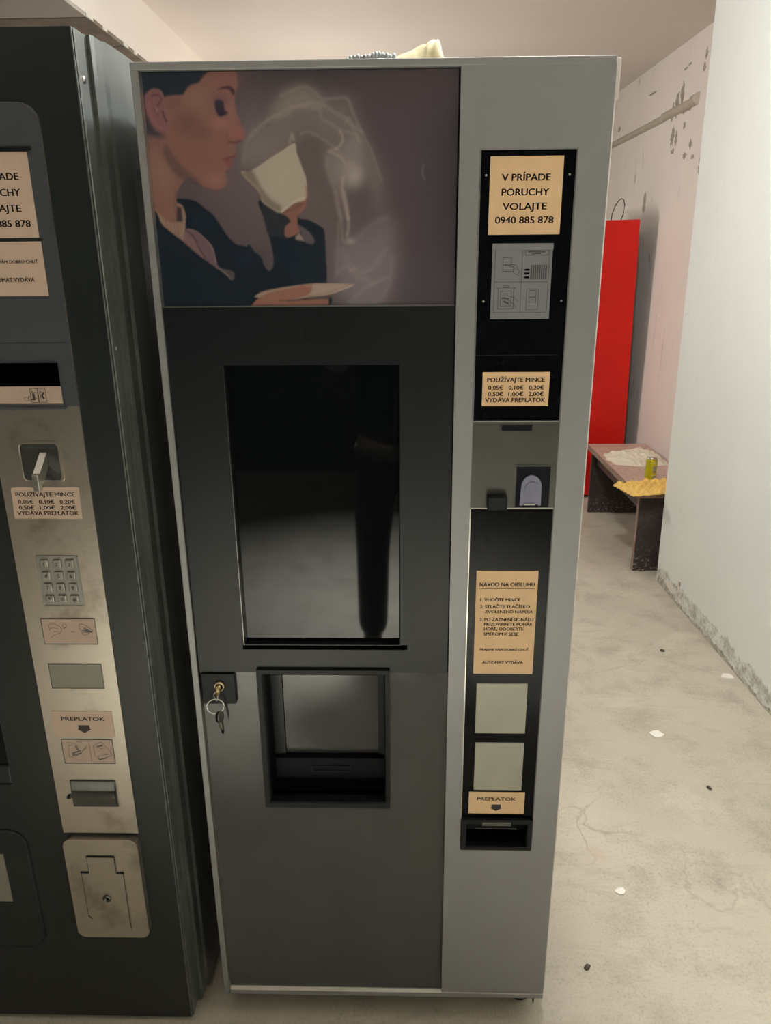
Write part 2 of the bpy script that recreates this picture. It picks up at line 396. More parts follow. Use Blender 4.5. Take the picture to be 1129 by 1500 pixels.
b = MB(); b.poly([(-2.3, -4.5, 0), (-2.3, 6.6, 0), (-2.3, 6.6, CZ), (-2.3, -4.5, CZ)]); structure(obj('wall_left', b, 'wall_grey'))
b = MB(); b.poly([(-3, -4.4, 0), (3, -4.4, 0), (3, -4.4, CZ), (-3, -4.4, CZ)]); structure(obj('wall_front', b, 'wall_dark'))
b = MB().box(-2.3, 1.7, -4.4, -4.375, 0, .18); structure(obj('baseboard_front', b, 'wall_dark'))
# dropped soffit above the row on the left: its underside is a row of boards with filled joints
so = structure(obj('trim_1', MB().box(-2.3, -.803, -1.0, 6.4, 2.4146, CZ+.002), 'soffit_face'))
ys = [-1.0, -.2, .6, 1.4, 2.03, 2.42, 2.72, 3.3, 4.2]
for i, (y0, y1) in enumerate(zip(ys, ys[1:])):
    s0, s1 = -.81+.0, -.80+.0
    obj('soffit_board', MB().box(-2.2, -.803, y0+.008, y1-.008, 2.40, 2.4145, .002), 'soffit' if i < 4 else 'soffit_edge', so)  # far boards are browner than the near ones
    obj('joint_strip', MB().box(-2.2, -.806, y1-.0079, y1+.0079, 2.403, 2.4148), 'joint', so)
yy = 1.4
while yy < 2.75:
    d = .02+.05*rg.random()
    obj('plaster_chip', MB().prism([(-.803, 2.4), (-.803, 2.415+.012*rg.random()), (-.799, 2.412), (-.798, 2.401)], 'y', yy, yy+d), 'plaster_white' if rg.random() < .5 else 'soffit_edge', so)
    yy += d+.06+.22*rg.random()

# ------------------------------------------------------------------ main hot-drinks machine
W, Z0, Z1 = .6693, .06, 1.79
km = thing('coffee_machine', (W/2, .36, 0), 'tall silver and black hot drinks machine with picture panel, standing in the middle', 'vending machine')
b = MB()
b.box(.001, .012, .03, .72, Z0+.002, Z1-.002); b.box(W-.012, W-.0005, .03, .72, Z0+.002, Z1-.002)
b.box(.001, W-.0005, .03, .72, Z1-.014, Z1-.0005); b.box(.001, W-.0005, .03, .72, Z0, Z0+.014); b.box(.001, W-.0005, .705, .72, Z0, Z1-.001)
obj('cabinet', b, 'silver', km)
obj('side_panel', MB().box(W-.001, W+.0078, .022, .72, Z0+.002, Z1-.001, .002), 'side_white', km)  # paler than the cabinet, standing for the lit side edge
b = MB(); b.box(.012, W-.012, .16, .18, Z0+.014, Z1-.014); obj('inner_bulkhead', b, 'recess_dark', km)
# door rails
b = MB()
b.box(0, W, .0, .03, Z1-.0105, Z1, .0015); obj('top_rail', b, 'silver', km)
b = MB(); b.prism([(.0, .03), (.0, .0015), (.0015, 0), (.0105, 0), (.0135, .007), (.0135, .03)], 'z', Z0, Z1-.0105); obj('left_rail', b, 'silver', km)
b = MB(); b.prism([(.03, Z0), (.0015, Z0), (0, Z0+.0015), (0, Z0+.012), (.007, Z0+.0165), (.03, Z0+.0165)], 'x', .0135, W); obj('bottom_rail', b, 'silver', km)
obj('rail_highlight', MB().prism([(.0106, .0), (.0118, -.0004), (.0136, .006), (.0136, .02), (.0106, .02)], 'z', Z0+.012, Z1-.0105), 'steel', km)  # brighter metal on the rail's inner chamfer stands for caught light
obj('rail_highlight', MB().prism([(.0, Z0+.0120), (-.0004, Z0+.0132), (.006, Z0+.0166), (.02, Z0+.0166), (.02, Z0+.012)], 'x', .0135, W-.001), 'silver_edge', km)
b = MB(); b.box(W-.004, W+.0105, .018, .05, Z1-.05, Z1+.001, .001); obj('hinge_cover', b, 'side_white', km)
obj('top_lid', MB().box(.002, W+.008, .02, .72, Z1, Z1+.002), 'silver_edge', km)
# picture panel (flat print)
PAINT = [
('B',(1546,1784),(944,944),(96,84,86),0.9,0),
('B',(2491,1413),(726,1089),(98,86,87),0.8,0),
('B',(3631,2271),(726,944),(78,68,74),0.6,0),
('B',(4321,1795),(508,1816),(60,56,64),0.8,0),
('B',(2798,3070),(1816,182),(64,56,60),0.7,0),
('B',(3757,2910),(726,291),(72,60,64),0.7,0),
('B',(4080,311),(581,436),(70,66,74),0.6,0),
('B',(3089,405),(472,581),(112,104,110),0.6,0),
('B',(1492,2295),(218,436),(104,96,102),0.6,0),
('F',[(1346,1915),(1414,2289),(1718,2544),(1938,2849),(2266,2952),(2424,2860),(2562,2769),(2887,2801),(2983,2565),(3180,2158),(3341,1742),(3315,1239),(3192,1552),(3072,1859),(2994,2123),(2666,2164),(2384,2353),(2200,2355),(2091,2226),(1625,2025)],(138,128,124),8.89,0.34),
('F',[(1938,2849),(2266,2952),(2405,2879),(2562,2769),(2398,2699),(2154,2693),(1923,2560),(1738,2544)],(142,132,120),5.75,0.3),
('L',[(1938,2849),(2123,2909),(2266,2952),(2386,2906),(2522,2779)],(150,140,132),1.57,3.92,0.34),
('L',[(1352,1990),(1434,2289),(1738,2544),(1966,2596),(2154,2693),(2397,2681),(2561,2733)],(150,140,132),2.27,3.92,0.26),
('L',[(2073,2712),(2236,2719),(2440,2753),(2660,2642),(2860,2530),(3038,2271)],(150,140,132),1.74,3.14,0.34),
('L',[(2563,2787),(2725,2803),(2866,2792),(2944,2620),(3061,2372)],(150,140,132),1.92,3.14,0.42),
('L',[(3061,2372),(3180,2158),(3280,1895),(3341,1742)],(150,140,132),1.74,3.14,0.3),
('L',[(2839,2494),(2881,2548),(2940,2475),(3041,2382)],(150,140,132),1.74,3.14,0.38),
('L',[(2478,2662),(2514,2534),(2634,2478),(2795,2385),(2958,2346),(3018,2253)],(150,140,132),2.09,3.92,0.34),
('L',[(2200,2355),(2304,2381),(2465,2315),(2586,2239),(2686,2164),(2786,2051)],(150,140,132),1.92,3.14,0.34),
('L',[(2754,2385),(2792,2274),(2707,2164),(2582,2128),(2705,2080),(2806,1994)],(168,156,148),2.09,2.35,0.5),
('F',[(2540,2109),(2707,2164),(2998,2309),(3076,2047),(3050,1783),(2922,1631),(2818,1671),(2733,1595),(2651,1672),(2554,1902)],(150,140,138),6.8,0.4),
('B',(2946,1803),(131,139),(160,150,146),0.6,0),
('B',(2866,1937),(139,105),(150,140,138),0.35,0),
('L',[(2559,2053),(2574,1864),(2650,1634),(2685,1401),(2744,1224)],(150,140,132),2.09,3.92,0.3),
('L',[(2780,1786),(2764,1594),(2801,1400),(2839,1223)],(166,155,150),2.79,2.88,0.5),
('L',[(2685,1596),(2718,1382),(2740,1148),(2754,928)],(150,140,132),2.08,3.6,0.34),
('L',[(2791,1595),(2834,1381),(2847,1147),(2824,1001)],(166,155,150),2.4,2.64,0.5),
('B',(2862,918),(72,45),(160,150,150),0.6,0),
('L',[(2692,1166),(2684,874),(2654,501),(2632,426)],(150,140,132),1.6,2.88,0.26),
('L',[(2940,927),(3099,1072),(3256,1179),(3411,1232)],(150,140,132),4.15,7.19,0.21),
('F',[(2683,837),(3098,999),(3450,1268),(3525,682),(3464,306),(3282,1),(2880,-16),(2648,312)],(124,114,120),9.59,0.5),
('L',[(2852,500),(2932,537)],(150,140,132),2.08,3.6,0.42),
('L',[(2673,482),(2814,557),(2949,424),(3088,385),(3206,308)],(150,140,132),2.56,5.03,0.26),
('L',[(3202,1),(3364,154),(3465,420),(3486,682)],(150,140,132),4.15,7.19,0.21),
('L',[(2030,2245),(2066,2356),(2094,2282)],(160,150,142),2.44,2.35,0.5),
('L',[(1478,2326),(1696,2526),(1948,2650),(2217,2737),(2479,2707),(2679,2605),(2879,2475),(3037,2216)],(150,140,132),0.7,1.57,0.16),
('L',[(2580,2053),(2635,1825),(2712,1595),(2765,1244)],(150,140,132),0.7,1.57,0.16),
('L',[(2920,2475),(3079,2234),(3198,1971),(3298,1666)],(150,140,132),0.7,1.57,0.16),
('L',[(2742,836),(2816,650),(3010,499),(3209,572),(3389,831)],(150,140,132),0.96,2.16,0.16),
('L',[(2800,4),(2985,195),(3146,309),(3405,420)],(150,140,132),0.96,2.16,0.16),
('L',[(1506,2307),(1724,2507),(1976,2632),(2244,2719),(2507,2689),(2707,2587),(2907,2457),(3066,2197)],(150,140,132),0.7,1.57,0.14),
('L',[(2608,2034),(2663,1806),(2740,1575),(2794,1224)],(150,140,132),0.7,1.57,0.14),
('L',[(2948,2456),(3107,2215),(3227,1952),(3327,1647)],(150,140,132),0.7,1.57,0.14),
('L',[(2769,818),(2843,631),(3038,480),(3237,553),(3416,812)],(150,140,132),0.96,2.16,0.14),
('L',[(2828,-16),(3012,176),(3174,289),(3433,401)],(150,140,132),0.96,2.16,0.14),
('L',[(1443,2300),(1662,2501),(1914,2625),(2183,2713),(2446,2682),(2646,2580),(2846,2450),(3004,2190)],(150,140,132),0.7,1.57,0.13),
('L',[(2546,2027),(2601,1799),(2677,1568),(2731,1217)],(150,140,132),0.7,1.57,0.13),
('L',[(2887,2450),(3045,2208),(3165,1945),(3265,1639)],(150,140,132),0.7,1.57,0.13),
('L',[(2710,811),(2784,624),(2978,473),(3177,546),(3357,806)],(150,140,132),0.96,2.16,0.13),
('L',[(2767,-23),(2952,169),(3114,282),(3373,394)],(150,140,132),0.96,2.16,0.13),
('L',[(1537,2340),(1754,2540),(2006,2664),(2274,2751),(2537,2721),(2736,2619),(2937,2489),(3095,2230)],(150,140,132),0.7,1.57,0.1),
('L',[(2638,2067),(2694,1840),(2771,1610),(2825,1259)],(150,140,132),0.7,1.57,0.1),
('L',[(2977,2489),(3136,2248),(3256,1985),(3357,1681)],(150,140,132),0.7,1.57,0.1),
('L',[(2797,851),(2871,665),(3066,513),(3265,587),(3444,845)],(150,140,132),0.96,2.16,0.1),
('L',[(2857,19),(3041,210),(3202,323),(3461,435)],(150,140,132),0.96,2.16,0.1),
('L',[(1413,2282),(1632,2483),(1885,2607),(2154,2695),(2417,2665),(2617,2562),(2817,2432),(2975,2172)],(150,140,132),0.7,1.57,0.1),
('L',[(2516,2008),(2571,1780),(2647,1549),(2701,1197)],(150,140,132),0.7,1.57,0.1),
('L',[(2858,2432),(3016,2190),(3136,1926),(3235,1621)],(150,140,132),0.7,1.57,0.1),
('L',[(2682,793),(2756,606),(2950,454),(3149,528),(3330,787)],(150,140,132),0.96,2.16,0.1),
('L',[(2739,-42),(2924,150),(3086,263),(3346,375)],(150,140,132),0.96,2.16,0.1),
('F',[(1562,1500),(1605,1248),(1660,1011),(1705,771),(1704,584),(1620,498),(1565,585),(1533,698),(1439,782),(1324,839),(1266,-25),(2477,-33),(2501,332),(2501,690),(2490,1041),(2438,1123),(2266,1215),(2102,1253),(2120,1423)],(26,35,45),0.31,1.0),
('F',[(1576,1411),(1747,1337),(1939,1300),(2105,1316),(2101,1226),(1983,1008),(1670,1011),(1619,1158)],(44,46,52),0.96,0.8),
('F',[(1866,1318),(2022,1406),(2180,1476),(2234,1483),(2227,1405),(2174,1333),(2103,1271),(2097,1135),(2122,1044),(1923,981),(1910,1119),(1993,1200),(1938,1272)],(120,86,78),0.53,1.0),
('F',[(2061,989),(2122,1040),(2195,922),(2059,949)],(128,112,106),0.48,1.0),
('F',[(2098,1153),(2203,1098),(2315,987),(2321,886),(2195,915),(2142,1044)],(82,74,82),0.6,1.0),
('L',[(1881,1309),(2020,1362),(2178,1432)],(96,62,58),2.24,0.96,0.7),
('F',[(1311,1858),(1470,1885),(1708,2024),(1922,2144),(2102,2235),(2127,2114),(2201,1906),(2248,1753),(2238,1503),(2054,1446),(1857,1321),(1733,1371),(1591,1470),(1546,1606)],(156,146,134),0.34,1.0),
('F',[(1311,1858),(1470,1894),(1583,1683),(1720,1508),(1862,1409),(1857,1321),(1733,1371),(1591,1470),(1546,1606),(1418,1742)],(92,80,76),2.09,0.75),
('B',(1883,1795),(192,261),(160,150,137),0.45,0),
('L',[(1869,1331),(2011,1427),(2162,1503),(2226,1522)],(182,166,156),2.27,1.05,0.8),
('L',[(2233,1677),(2244,1541),(2200,1406),(2111,1309)],(136,90,82),2.79,1.31,0.6),
('L',[(1470,1885),(1707,2021),(1921,2140),(2102,2232)],(176,164,152),0.87,0.52,0.6),
('F',[(-36,3180),(892,3155),(1106,3158),(1308,3150),(1336,3075),(1336,2974),(1300,2873),(1280,2797),(1287,2695),(1322,2578),(1364,2461),(1409,2363),(1396,2310),(1329,2272),(1262,2250),(1248,2200),(1252,2120),(1242,2074),(1183,2039),(1195,1994),(1180,1934),(1125,1894),(1087,1861),(1098,1773),(1072,1692),(971,1635),(823,1653),(666,1737),(553,1806),(458,1752),(336,1573),(333,1382),(245,960),(-169,676),(-104,2068)],(120,86,80),0.3,1.0),
('B',(1169,3039),(210,148),(124,82,80),0.6,0),
('B',(732,2804),(198,161),(124,94,84),0.8,0),
('B',(589,2509),(185,185),(98,70,68),0.8,0),
('B',(782,2389),(161,111),(100,72,70),0.6,0),
('B',(1055,2504),(136,86),(140,96,92),0.6,0),
('B',(1279,2384),(111,86),(136,86,84),0.8,0),
('B',(670,2113),(272,185),(118,84,72),0.6,0),
('B',(936,1761),(136,99),(134,96,88),0.8,0),
('B',(1214,2683),(62,161),(132,92,90),0.5,0),
('B',(186,1864),(148,247),(122,96,86),0.8,0),
('B',(409,2459),(99,148),(112,78,72),0.5,0),
('F',[(256,2251),(332,2130),(476,1942),(697,1750),(634,1710),(522,1799),(445,1766),(270,1957),(199,2132)],(72,58,62),2.22,0.65),
('L',[(524,1813),(694,1723),(837,1646),(971,1631)],(92,66,68),2.72,1.48,0.5),
('L',[(337,1618),(315,1480),(306,1215)],(96,74,70),4.14,1.66,0.5),
('F',[(-119,3206),(395,3187),(907,3168),(850,3081),(794,3019),(676,2982),(598,2914),(550,2870),(362,2859),(294,2835),(200,2695),(83,2696),(-4,2697),(-178,2699)],(27,37,49),0.93,1.0),
('F',[(-160,2853),(13,2851),(55,2567),(129,2443),(225,2383),(265,2343),(160,2324),(30,2345),(-77,2307),(-230,2256)],(44,48,60),2.96,0.9),
('F',[(-74,2334),(70,2306),(249,2330),(197,2251),(29,2200),(-89,2202)],(92,72,72),4.82,0.6),
('F',[(533,2844),(360,2847),(283,2796),(342,2667),(524,2742)],(100,74,74),1.48,0.5),
('F',[(12,2838),(64,2914),(155,2953),(246,2931),(288,2847),(286,2719),(315,2616),(320,2512),(294,2408),(219,2396),(130,2449),(55,2567),(9,2684)],(116,80,84),0.37,1.0),
('L',[(116,2862),(204,2874),(249,2822),(206,2759),(141,2695),(178,2631)],(76,50,58),2.47,0.93,0.8),
('L',[(248,2668),(269,2591),(288,2539)],(62,42,48),2.22,0.74,0.9),
('L',[(50,2786),(63,2645),(137,2514),(217,2448)],(134,94,94),2.72,1.3,0.6),
('L',[(159,2721),(166,2657)],(142,106,112),2.72,1.11,0.7),
('F',[(1038,2925),(1134,2964),(1221,2973),(1289,2918),(1281,2854),(1249,2874),(1203,2931),(1117,2932)],(66,44,50),0.41,1.0),
('B',(1078,2800),(136,74),(96,70,84),0.6,0),
('F',[(1002,2788),(1064,2806),(1127,2773),(1134,2684),(1170,2638),(1136,2609),(1061,2587),(1014,2634),(996,2711)],(50,44,58),0.93,1.0),
('L',[(1064,2620),(1137,2626),(1176,2642)],(36,30,40),1.48,0.74,0.8),
('L',[(1153,2267),(1240,2256),(1330,2278)],(88,52,58),2.72,1.11,0.8),
('L',[(1148,2385),(1135,2320),(1168,2274)],(108,66,64),2.72,1.48,0.5),
('F',[(1070,2040),(1139,2075),(1251,2094),(1241,2067),(1172,2035),(1199,1994),(1180,1941),(1129,1941),(1075,2009)],(118,70,74),0.56,1.0),
('L',[(1065,2036),(1137,2048),(1243,2086)],(78,46,52),1.36,0.56,0.8),
('L',[(1079,1875),(1140,1894)],(98,66,66),2.22,1.11,0.5),
('F',[(-21,1405),(147,1232),(306,1215),(336,1433),(403,1425),(439,1307),(421,1088),(375,961),(-9,1202)],(132,108,96),0.62,0.9),
('L',[(147,1232),(167,1011)],(100,78,76),1.24,0.62,0.6),
('L',[(206,1231),(226,1010)],(100,78,76),1.24,0.62,0.6),
('L',[(257,1231),(278,1010)],(100,78,76),1.24,0.62,0.6),
('L',[(299,1230),(320,1009)],(100,78,76),1.24,0.62,0.6),
('F',[(332,1425),(398,1409),(399,1214),(305,1207)],(62,50,52),0.62,1.0),
('F',[(-33,1296),(105,1154),(373,937),(692,669),(887,538),(1083,389),(1092,504),(890,570),(843,733),(811,862),(669,1006),(540,1087),(440,1103),(442,1307),(395,1432),(341,1479),(354,1525),(586,1500),(721,1406),(878,1272),(1029,1035),(1155,899),(1305,857),(1486,744),(1547,630),(1643,500),(1785,596),(2045,267),(2028,-100),(-253,-85)],(24,32,42),0.29,1.0),
('B',(703,1195),(166,124),(30,42,52),0.6,0),
('B',(1312,697),(221,124),(32,40,52),0.6,0),
('F',[(383,1040),(437,1072),(546,960),(650,783),(692,669),(374,945)],(112,88,88),0.46,1.0),
('F',[(422,1096),(541,1095),(669,1006),(795,878),(828,765),(858,603),(871,546),(693,686),(603,831),(546,960)],(98,78,86),0.46,1.0),
('L',[(438,1087),(549,991),(604,847),(693,686)],(50,40,46),1.66,0.83,0.8),
('L',[(465,1100),(590,1070),(716,958),(808,830),(844,636)],(140,118,118),1.24,0.62,0.6),
('L',[(855,563),(953,497),(1066,389)],(130,116,112),1.24,0.62,0.8),
('L',[(354,1440),(410,1417),(439,1307),(425,1198),(367,961)],(146,126,112),1.66,0.62,0.7),
('F',[(1408,148),(1543,215),(1887,276),(2249,319),(2529,326),(2897,310),(2887,282),(2685,207),(2483,151),(2221,124),(1776,69),(1427,129)],(140,120,112),0.34,1.0),
('F',[(2269,300),(2569,313),(2807,301),(2646,245),(2404,180),(2223,162)],(152,134,126),0.96,0.8),
('L',[(2887,295),(2685,216),(2463,155),(2182,134)],(178,160,150),0.96,0.48,0.8),
('F',[(1328,-6),(1478,129),(1663,204),(1947,260),(2189,306),(2268,292),(2257,210),(2162,143),(1877,68),(2139,86),(2482,99),(2513,64),(2499,6),(2276,-22),(1326,-35)],(132,94,84),0.43,1.0),
('B',(2044,202),(144,48),(132,88,78),0.5,0),
('L',[(1777,73),(1978,83),(2281,94)],(70,44,40),1.76,0.96,0.7),
('F',[(2172,134),(2483,151),(2604,183),(2532,102),(2220,89)],(92,76,74),0.96,0.8),
('L',[(2168,293),(2244,281)],(160,112,100),2.24,1.2,0.6),
('L',[(3940,1937),(3924,1839),(3959,1739)],(128,116,120),1.09,1.09,0.5)
]
NX, NZ = 443, 316
def paint():
    img = np.zeros((NZ, NX, 3)); U, V = np.meshgrid(np.arange(NX, dtype=float), np.arange(NZ, dtype=float))   # millimetres
    base = np.array(lin((74, 66, 71))); img[:] = base
    def blur(a, s):
        if s < .25: return a
        n = max(1, int(3*s)); k = np.exp(-.5*(np.arange(-n, n+1)/s)**2); k /= k.sum()
        a = np.apply_along_axis(lambda r: np.convolve(np.pad(r, n, 'edge'), k, 'valid'), 0, a)
        return np.apply_along_axis(lambda r: np.convolve(np.pad(r, n, 'edge'), k, 'valid'), 1, a)
    def inside(P, dx=0, dy=0):
        r = np.zeros(U.shape, bool); x, y = U+dx, V+dy
        for (xa, ya), (xb, yb) in zip(P, P[1:]+P[:1]):
            if ya == yb: continue
            c = ((ya > y) != (yb > y)); r ^= c & (x < (xb-xa)*(y-ya)/(yb-ya)+xa)
        return r.astype(float)
    def smooth(P, closed):
        # Catmull-Rom through the points
        Q = []; n = len(P)
        for i in range(n if closed else n-1):
            p0, p1, p2, p3 = (P[(i-1) % n], P[i], P[(i+1) % n], P[(i+2) % n]) if closed else (P[max(i-1, 0)], P[i], P[i+1], P[min(i+2, n-1)])
            for t in (0, .2, .4, .6, .8):
                Q.append(tuple(.5*((2*p1[j])+(-p0[j]+p2[j])*t+(2*p0[j]-5*p1[j]+4*p2[j]-p3[j])*t*t+(-p0[j]+3*p1[j]-3*p2[j]+p3[j])*t**3) for j in (0, 1)))
        if not closed: Q.append(P[-1])
        return Q
    for op in PAINT:
        k = op[0]
        if k == 'F':
            P = smooth([(p[0]/10, p[1]/10) for p in op[1]], True) if len(op[1]) > 5 else [(p[0]/10, p[1]/10) for p in op[1]]
            mk = sum(inside(P, dx, dy) for dx in (-.25, .25) for dy in (-.25, .25))/4
            mk = blur(mk, op[3])*op[4]; c = op[2]
        elif k == 'L':
            P = smooth([(p[0]/10, p[1]/10) for p in op[1]], False); d = np.full(U.shape, 1e9)
            for (xa, ya), (xb, yb) in zip(P, P[1:]):
                L2 = (xb-xa)**2+(yb-ya)**2
                if L2 < 1e-9: continue
                t = np.clip(((U-xa)*(xb-xa)+(V-ya)*(yb-ya))/L2, 0, 1)
                d = np.minimum(d, np.hypot(U-xa-t*(xb-xa), V-ya-t*(yb-ya)))
            s = op[4]+.35; mk = np.clip((op[3]/2+s-d)/(2*s), 0, 1); mk = mk*mk*(3-2*mk)*op[5]; c = op[2]
        else:
            (cx, cy), (rx, ry) = op[1], op[2]
            mk = np.exp(-1.1*(((U-cx/10)/(rx/10))**2+((V-cy/10)/(ry/10))**2))*op[4]; c = op[3]
        img += (np.array(lin(c))-img)*mk[..., None]
    for c_ in range(3): img[..., c_] = blur(img[..., c_], .8)
    img *= 1+.018*np.random.randn(NZ, NX, 1)
    return img
img = np.clip(paint()/.80, 0, 1)
gx, gz = np.meshgrid(np.arange(NX)/1000+.0132, np.arange(NZ)/1000+1.4635)
vv = np.stack([gx-W/2, np.full_like(gx, .008-.36), gz], -1).reshape(-1, 3)
I = np.arange(NX*NZ).reshape(NZ, NX)
ff = np.stack([I[:-1, :-1], I[:-1, 1:], I[1:, 1:], I[1:, :-1]], -1).reshape(-1, 4)
me = bpy.data.meshes.new('picture_panel'); me.from_pydata(vv.tolist(), [], ff.tolist())
ca = me.color_attributes.new('print', 'FLOAT_COLOR', 'POINT')
ca.data.foreach_set('color', np.concatenate([img.reshape(-1, 3), np.ones((NX*NZ, 1))], 1).astype(np.float32).ravel())
t = NT('printed_picture'); at = t.n('ShaderNodeAttribute'); at.attribute_name = 'print'; t.l(at.outputs['Color'], t.b.inputs['Base Color'])
t.b.inputs['Roughness'].default_value = .22; M['print'] = t.m; me.materials.append(t.m)
o = bpy.data.objects.new('picture_panel', me); COL.objects.link(o); o.parent = km
o['label'] = 'printed picture of a woman in a dark jacket breathing in steam from a white cup'
obj('picture_backing', MB().box(.0132, .4562, .0085, .02, 1.4632, 1.7795), 'plastic_black', km)
# black service door with a deep-set window
XD0, XD1 = .0137, .4556
b = MB(); b.ring(rect(XD0, XD1, .8325, 1.4625), rect(.0982, .3713, .8880, 1.3742), .003, .026, .0016); obj('service_door', b, 'door_black', km)
obj('door_window', MB().box(.095, .375, .016, .02, .884, 1.378), 'dark_glass', km)
obj('window_highlight', MB().box(.0972, .0984, .0022, .016, .8880, 1.3742), 'dark_metal', km)  # lighter slivers stand for highlights on the window's left edge and sill
obj('window_highlight', MB().box(.0972, .3860, .0012, .003, .8788, .8800), 'dark_metal', km)
obj('window_sill', MB().prism([(.0, .8795), (.003, .8795), (.003, .888), (.0165, .8865), (.016, .884)], 'x', .095, .385), 'door_black', km)
b = MB(); b.ring(rect(.2265, .2400, 1.4135, 1.4350), rect(.2290, .2376, 1.4165, 1.4330), .0022, .004, .0006); b.box(.2290, .2312, .0016, .003, 1.418, 1.433)
obj('door_latch', b, 'plastic_black', km)
obj('panel_divider', MB().box(XD0, XD1, .005, .02, 1.4615, 1.4640), 'silver_edge', km)
# lower glossy panel
b = MB(); b.ring(rect(.0137, .4575, .0768, .8318), rect(.1180, .3525, .5450, .8290), .008, .02, .0); obj('lower_panel', b, 'grey_gloss', km)
obj('panel_seam', MB().box(.4557, .4577, .012, .03, .077, 1.779), 'recess_dark', km)
# cup niche
ni = obj('cup_niche', MB().ring(rect(.1165, .3535, .5445, .8405), rect(.1280, .3435, .5570, .8300), -.004, .03, .0025, .03), 'plastic_black', km)
b = MB(); b.box(.120, .128, .02, .15, .55, .835); b.box(.3435, .352, .02, .15, .55, .835); b.box(.12, .352, .02, .15, .83, .838); b.box(.12, .352, .02, .15, .549, .557)
b.box(.12, .352, .148, .155, .55, .835); obj('niche_walls', b, 'recess_dark', km)
obj('niche_screen', MB().box(.150, .3300, .066, .070, .617, .8295), 'grey_gloss', km)
obj('screen_post', MB().box(.3300, .3434, .060, .10, .557, .8295), 'plastic_black', km)
obj('screen_post', MB().box(.1285, .1495, .060, .10, .557, .8295), 'door_black', km)
obj('cup_chute', MB().lathe([(.016, 0), (.020, .004), (.022, .02)], (.262, .045, .812), 'z', 20), 'recess_dark', km)
tr = obj('drip_tray', MB().box(.1285, .3434, .05, .148, .557, .6165, .002), 'recess_dark', km)
b = MB(); b.ring(rect(.20, .275, .586, .600), rect(.203, .272, .589, .597), .0482, .0505, .0008); obj('tray_handle', b, 'plastic_black', tr)
# lock plate
b = MB(); b.box(.0165, .0762, -.0015, .012, .7695, .8310, .001); lp = obj('lock_plate', b, 'plastic_black', km)
obj('lock_cylinder', MB().lathe([(.0095, .002), (.0095, -.0055), (.0085, -.0075), (.0068, -.0075), (.0062, -.004)], (.0490, 0, .8075), 'y', 28), 'brass', lp, True)
# right-hand silver front with the black control strip
b = MB(); b.ring(rect(.4577, W, .0768, 1.7800), rect(.4885, .6235, .4480, 1.6750), 0, .03, .0016); obj('silver_front', b, 'silver', km)
b = MB(); b.box(.4868, .626, .0040, .022, 1.2868, 1.6765); cs = obj('control_strip', b, 'gloss_black', km)
b = MB(); b.box(.4868, .626, .0040, .022, .5200, 1.1410); cl = obj('control_strip', b, 'gloss_black', km)
obj('strip_highlight', MB().box(.4872, .4888, -.0006, .006, 1.2870, 1.6755), 'steel', km)  # steel sliver stands for the highlight along the strip's left bevel
obj('strip_highlight', MB().box(.4872, .4888, -.0006, .006, .5205, 1.1405), 'steel', km)
obj('strip_joint', MB().box(.4885, .615, .0032, .006, 1.3878, 1.3888), 'plastic_black', cs)
for x, z in ((.4967, 1.642), (.6155, 1.642), (.4985, 1.468), (.6150, 1.468)):
    obj('screw', MB().lathe([(.0016, .0045), (.0016, .0028), (.0008, .0022)], (x, 0, z), 'y', 10), 'steel', cs)
# coin plate
b = MB(); b.prism([(.022, 1.1412), (.002, 1.1412), (.0012, 1.1425), (.0012, 1.2848), (.003, 1.2866), (.022, 1.2866)], 'x', .4885, .6235)
cp = obj('coin_plate', b, 'slot_metal', km)
obj('plate_edge', MB().box(.4885, .6235, .0002, .004, 1.2852, 1.2868), 'silver_edge', cp)
obj('plate_edge', MB().box(.4885, .6235, .0002, .004, 1.1406, 1.1424), 'silver_edge', cp)
b = MB(); b.ring(rect(.5290, .5840, 1.2690, 1.2815), rect(.5310, .5815, 1.2705, 1.2800), .0002, .003, .0005); obj('coin_slot_frame', b, 'slot_metal', cp)
obj('coin_slot', MB().box(.5340, .5810, .0006, .003, 1.2707, 1.2798), 'recess_dark', cp)
b = MB(); b.box(.5142, .5462, -.016, .003, 1.1424, 1.1660, .0025); kn = obj('reject_button', b, 'plastic_black', cp)
b = MB(); b.ring(rect(.5585, .6170, 1.1425, 1.2150), rect(.5610, .6145, 1.1440, 1.2118), .0000, .003, .0008); obj('coin_mouth_frame', b, 'slot_metal', cp)
b = MB(); b.box(.5610, .6145, .0008, .0035, 1.1440, 1.2118); mo = obj('coin_mouth', b, 'recess_dark', cp)
P = [(.5675, 1.1480), (.5690, 1.1800)] + ell(.5850, 1.1800, .0162, .0185, 10, 170, 10) + [(.6018, 1.1480), (.5980, 1.1475), (.5960, 1.1500), (.5740, 1.1500), (.5720, 1.1475)]
obj('coin_flap', MB().prism(P, 'y', -.004, .003), 'lilac', cp)
obj('coin_guide', MB().prism(ell(.5862, 1.1760, .0115, .0125, 16)[:-1], 'y', -.006, -.003), 'lilac', cp)
obj('coin_glint', MB().box(.5740, .5930, -.006, -.001, 1.1485, 1.1515, .0008), 'steel', cp)
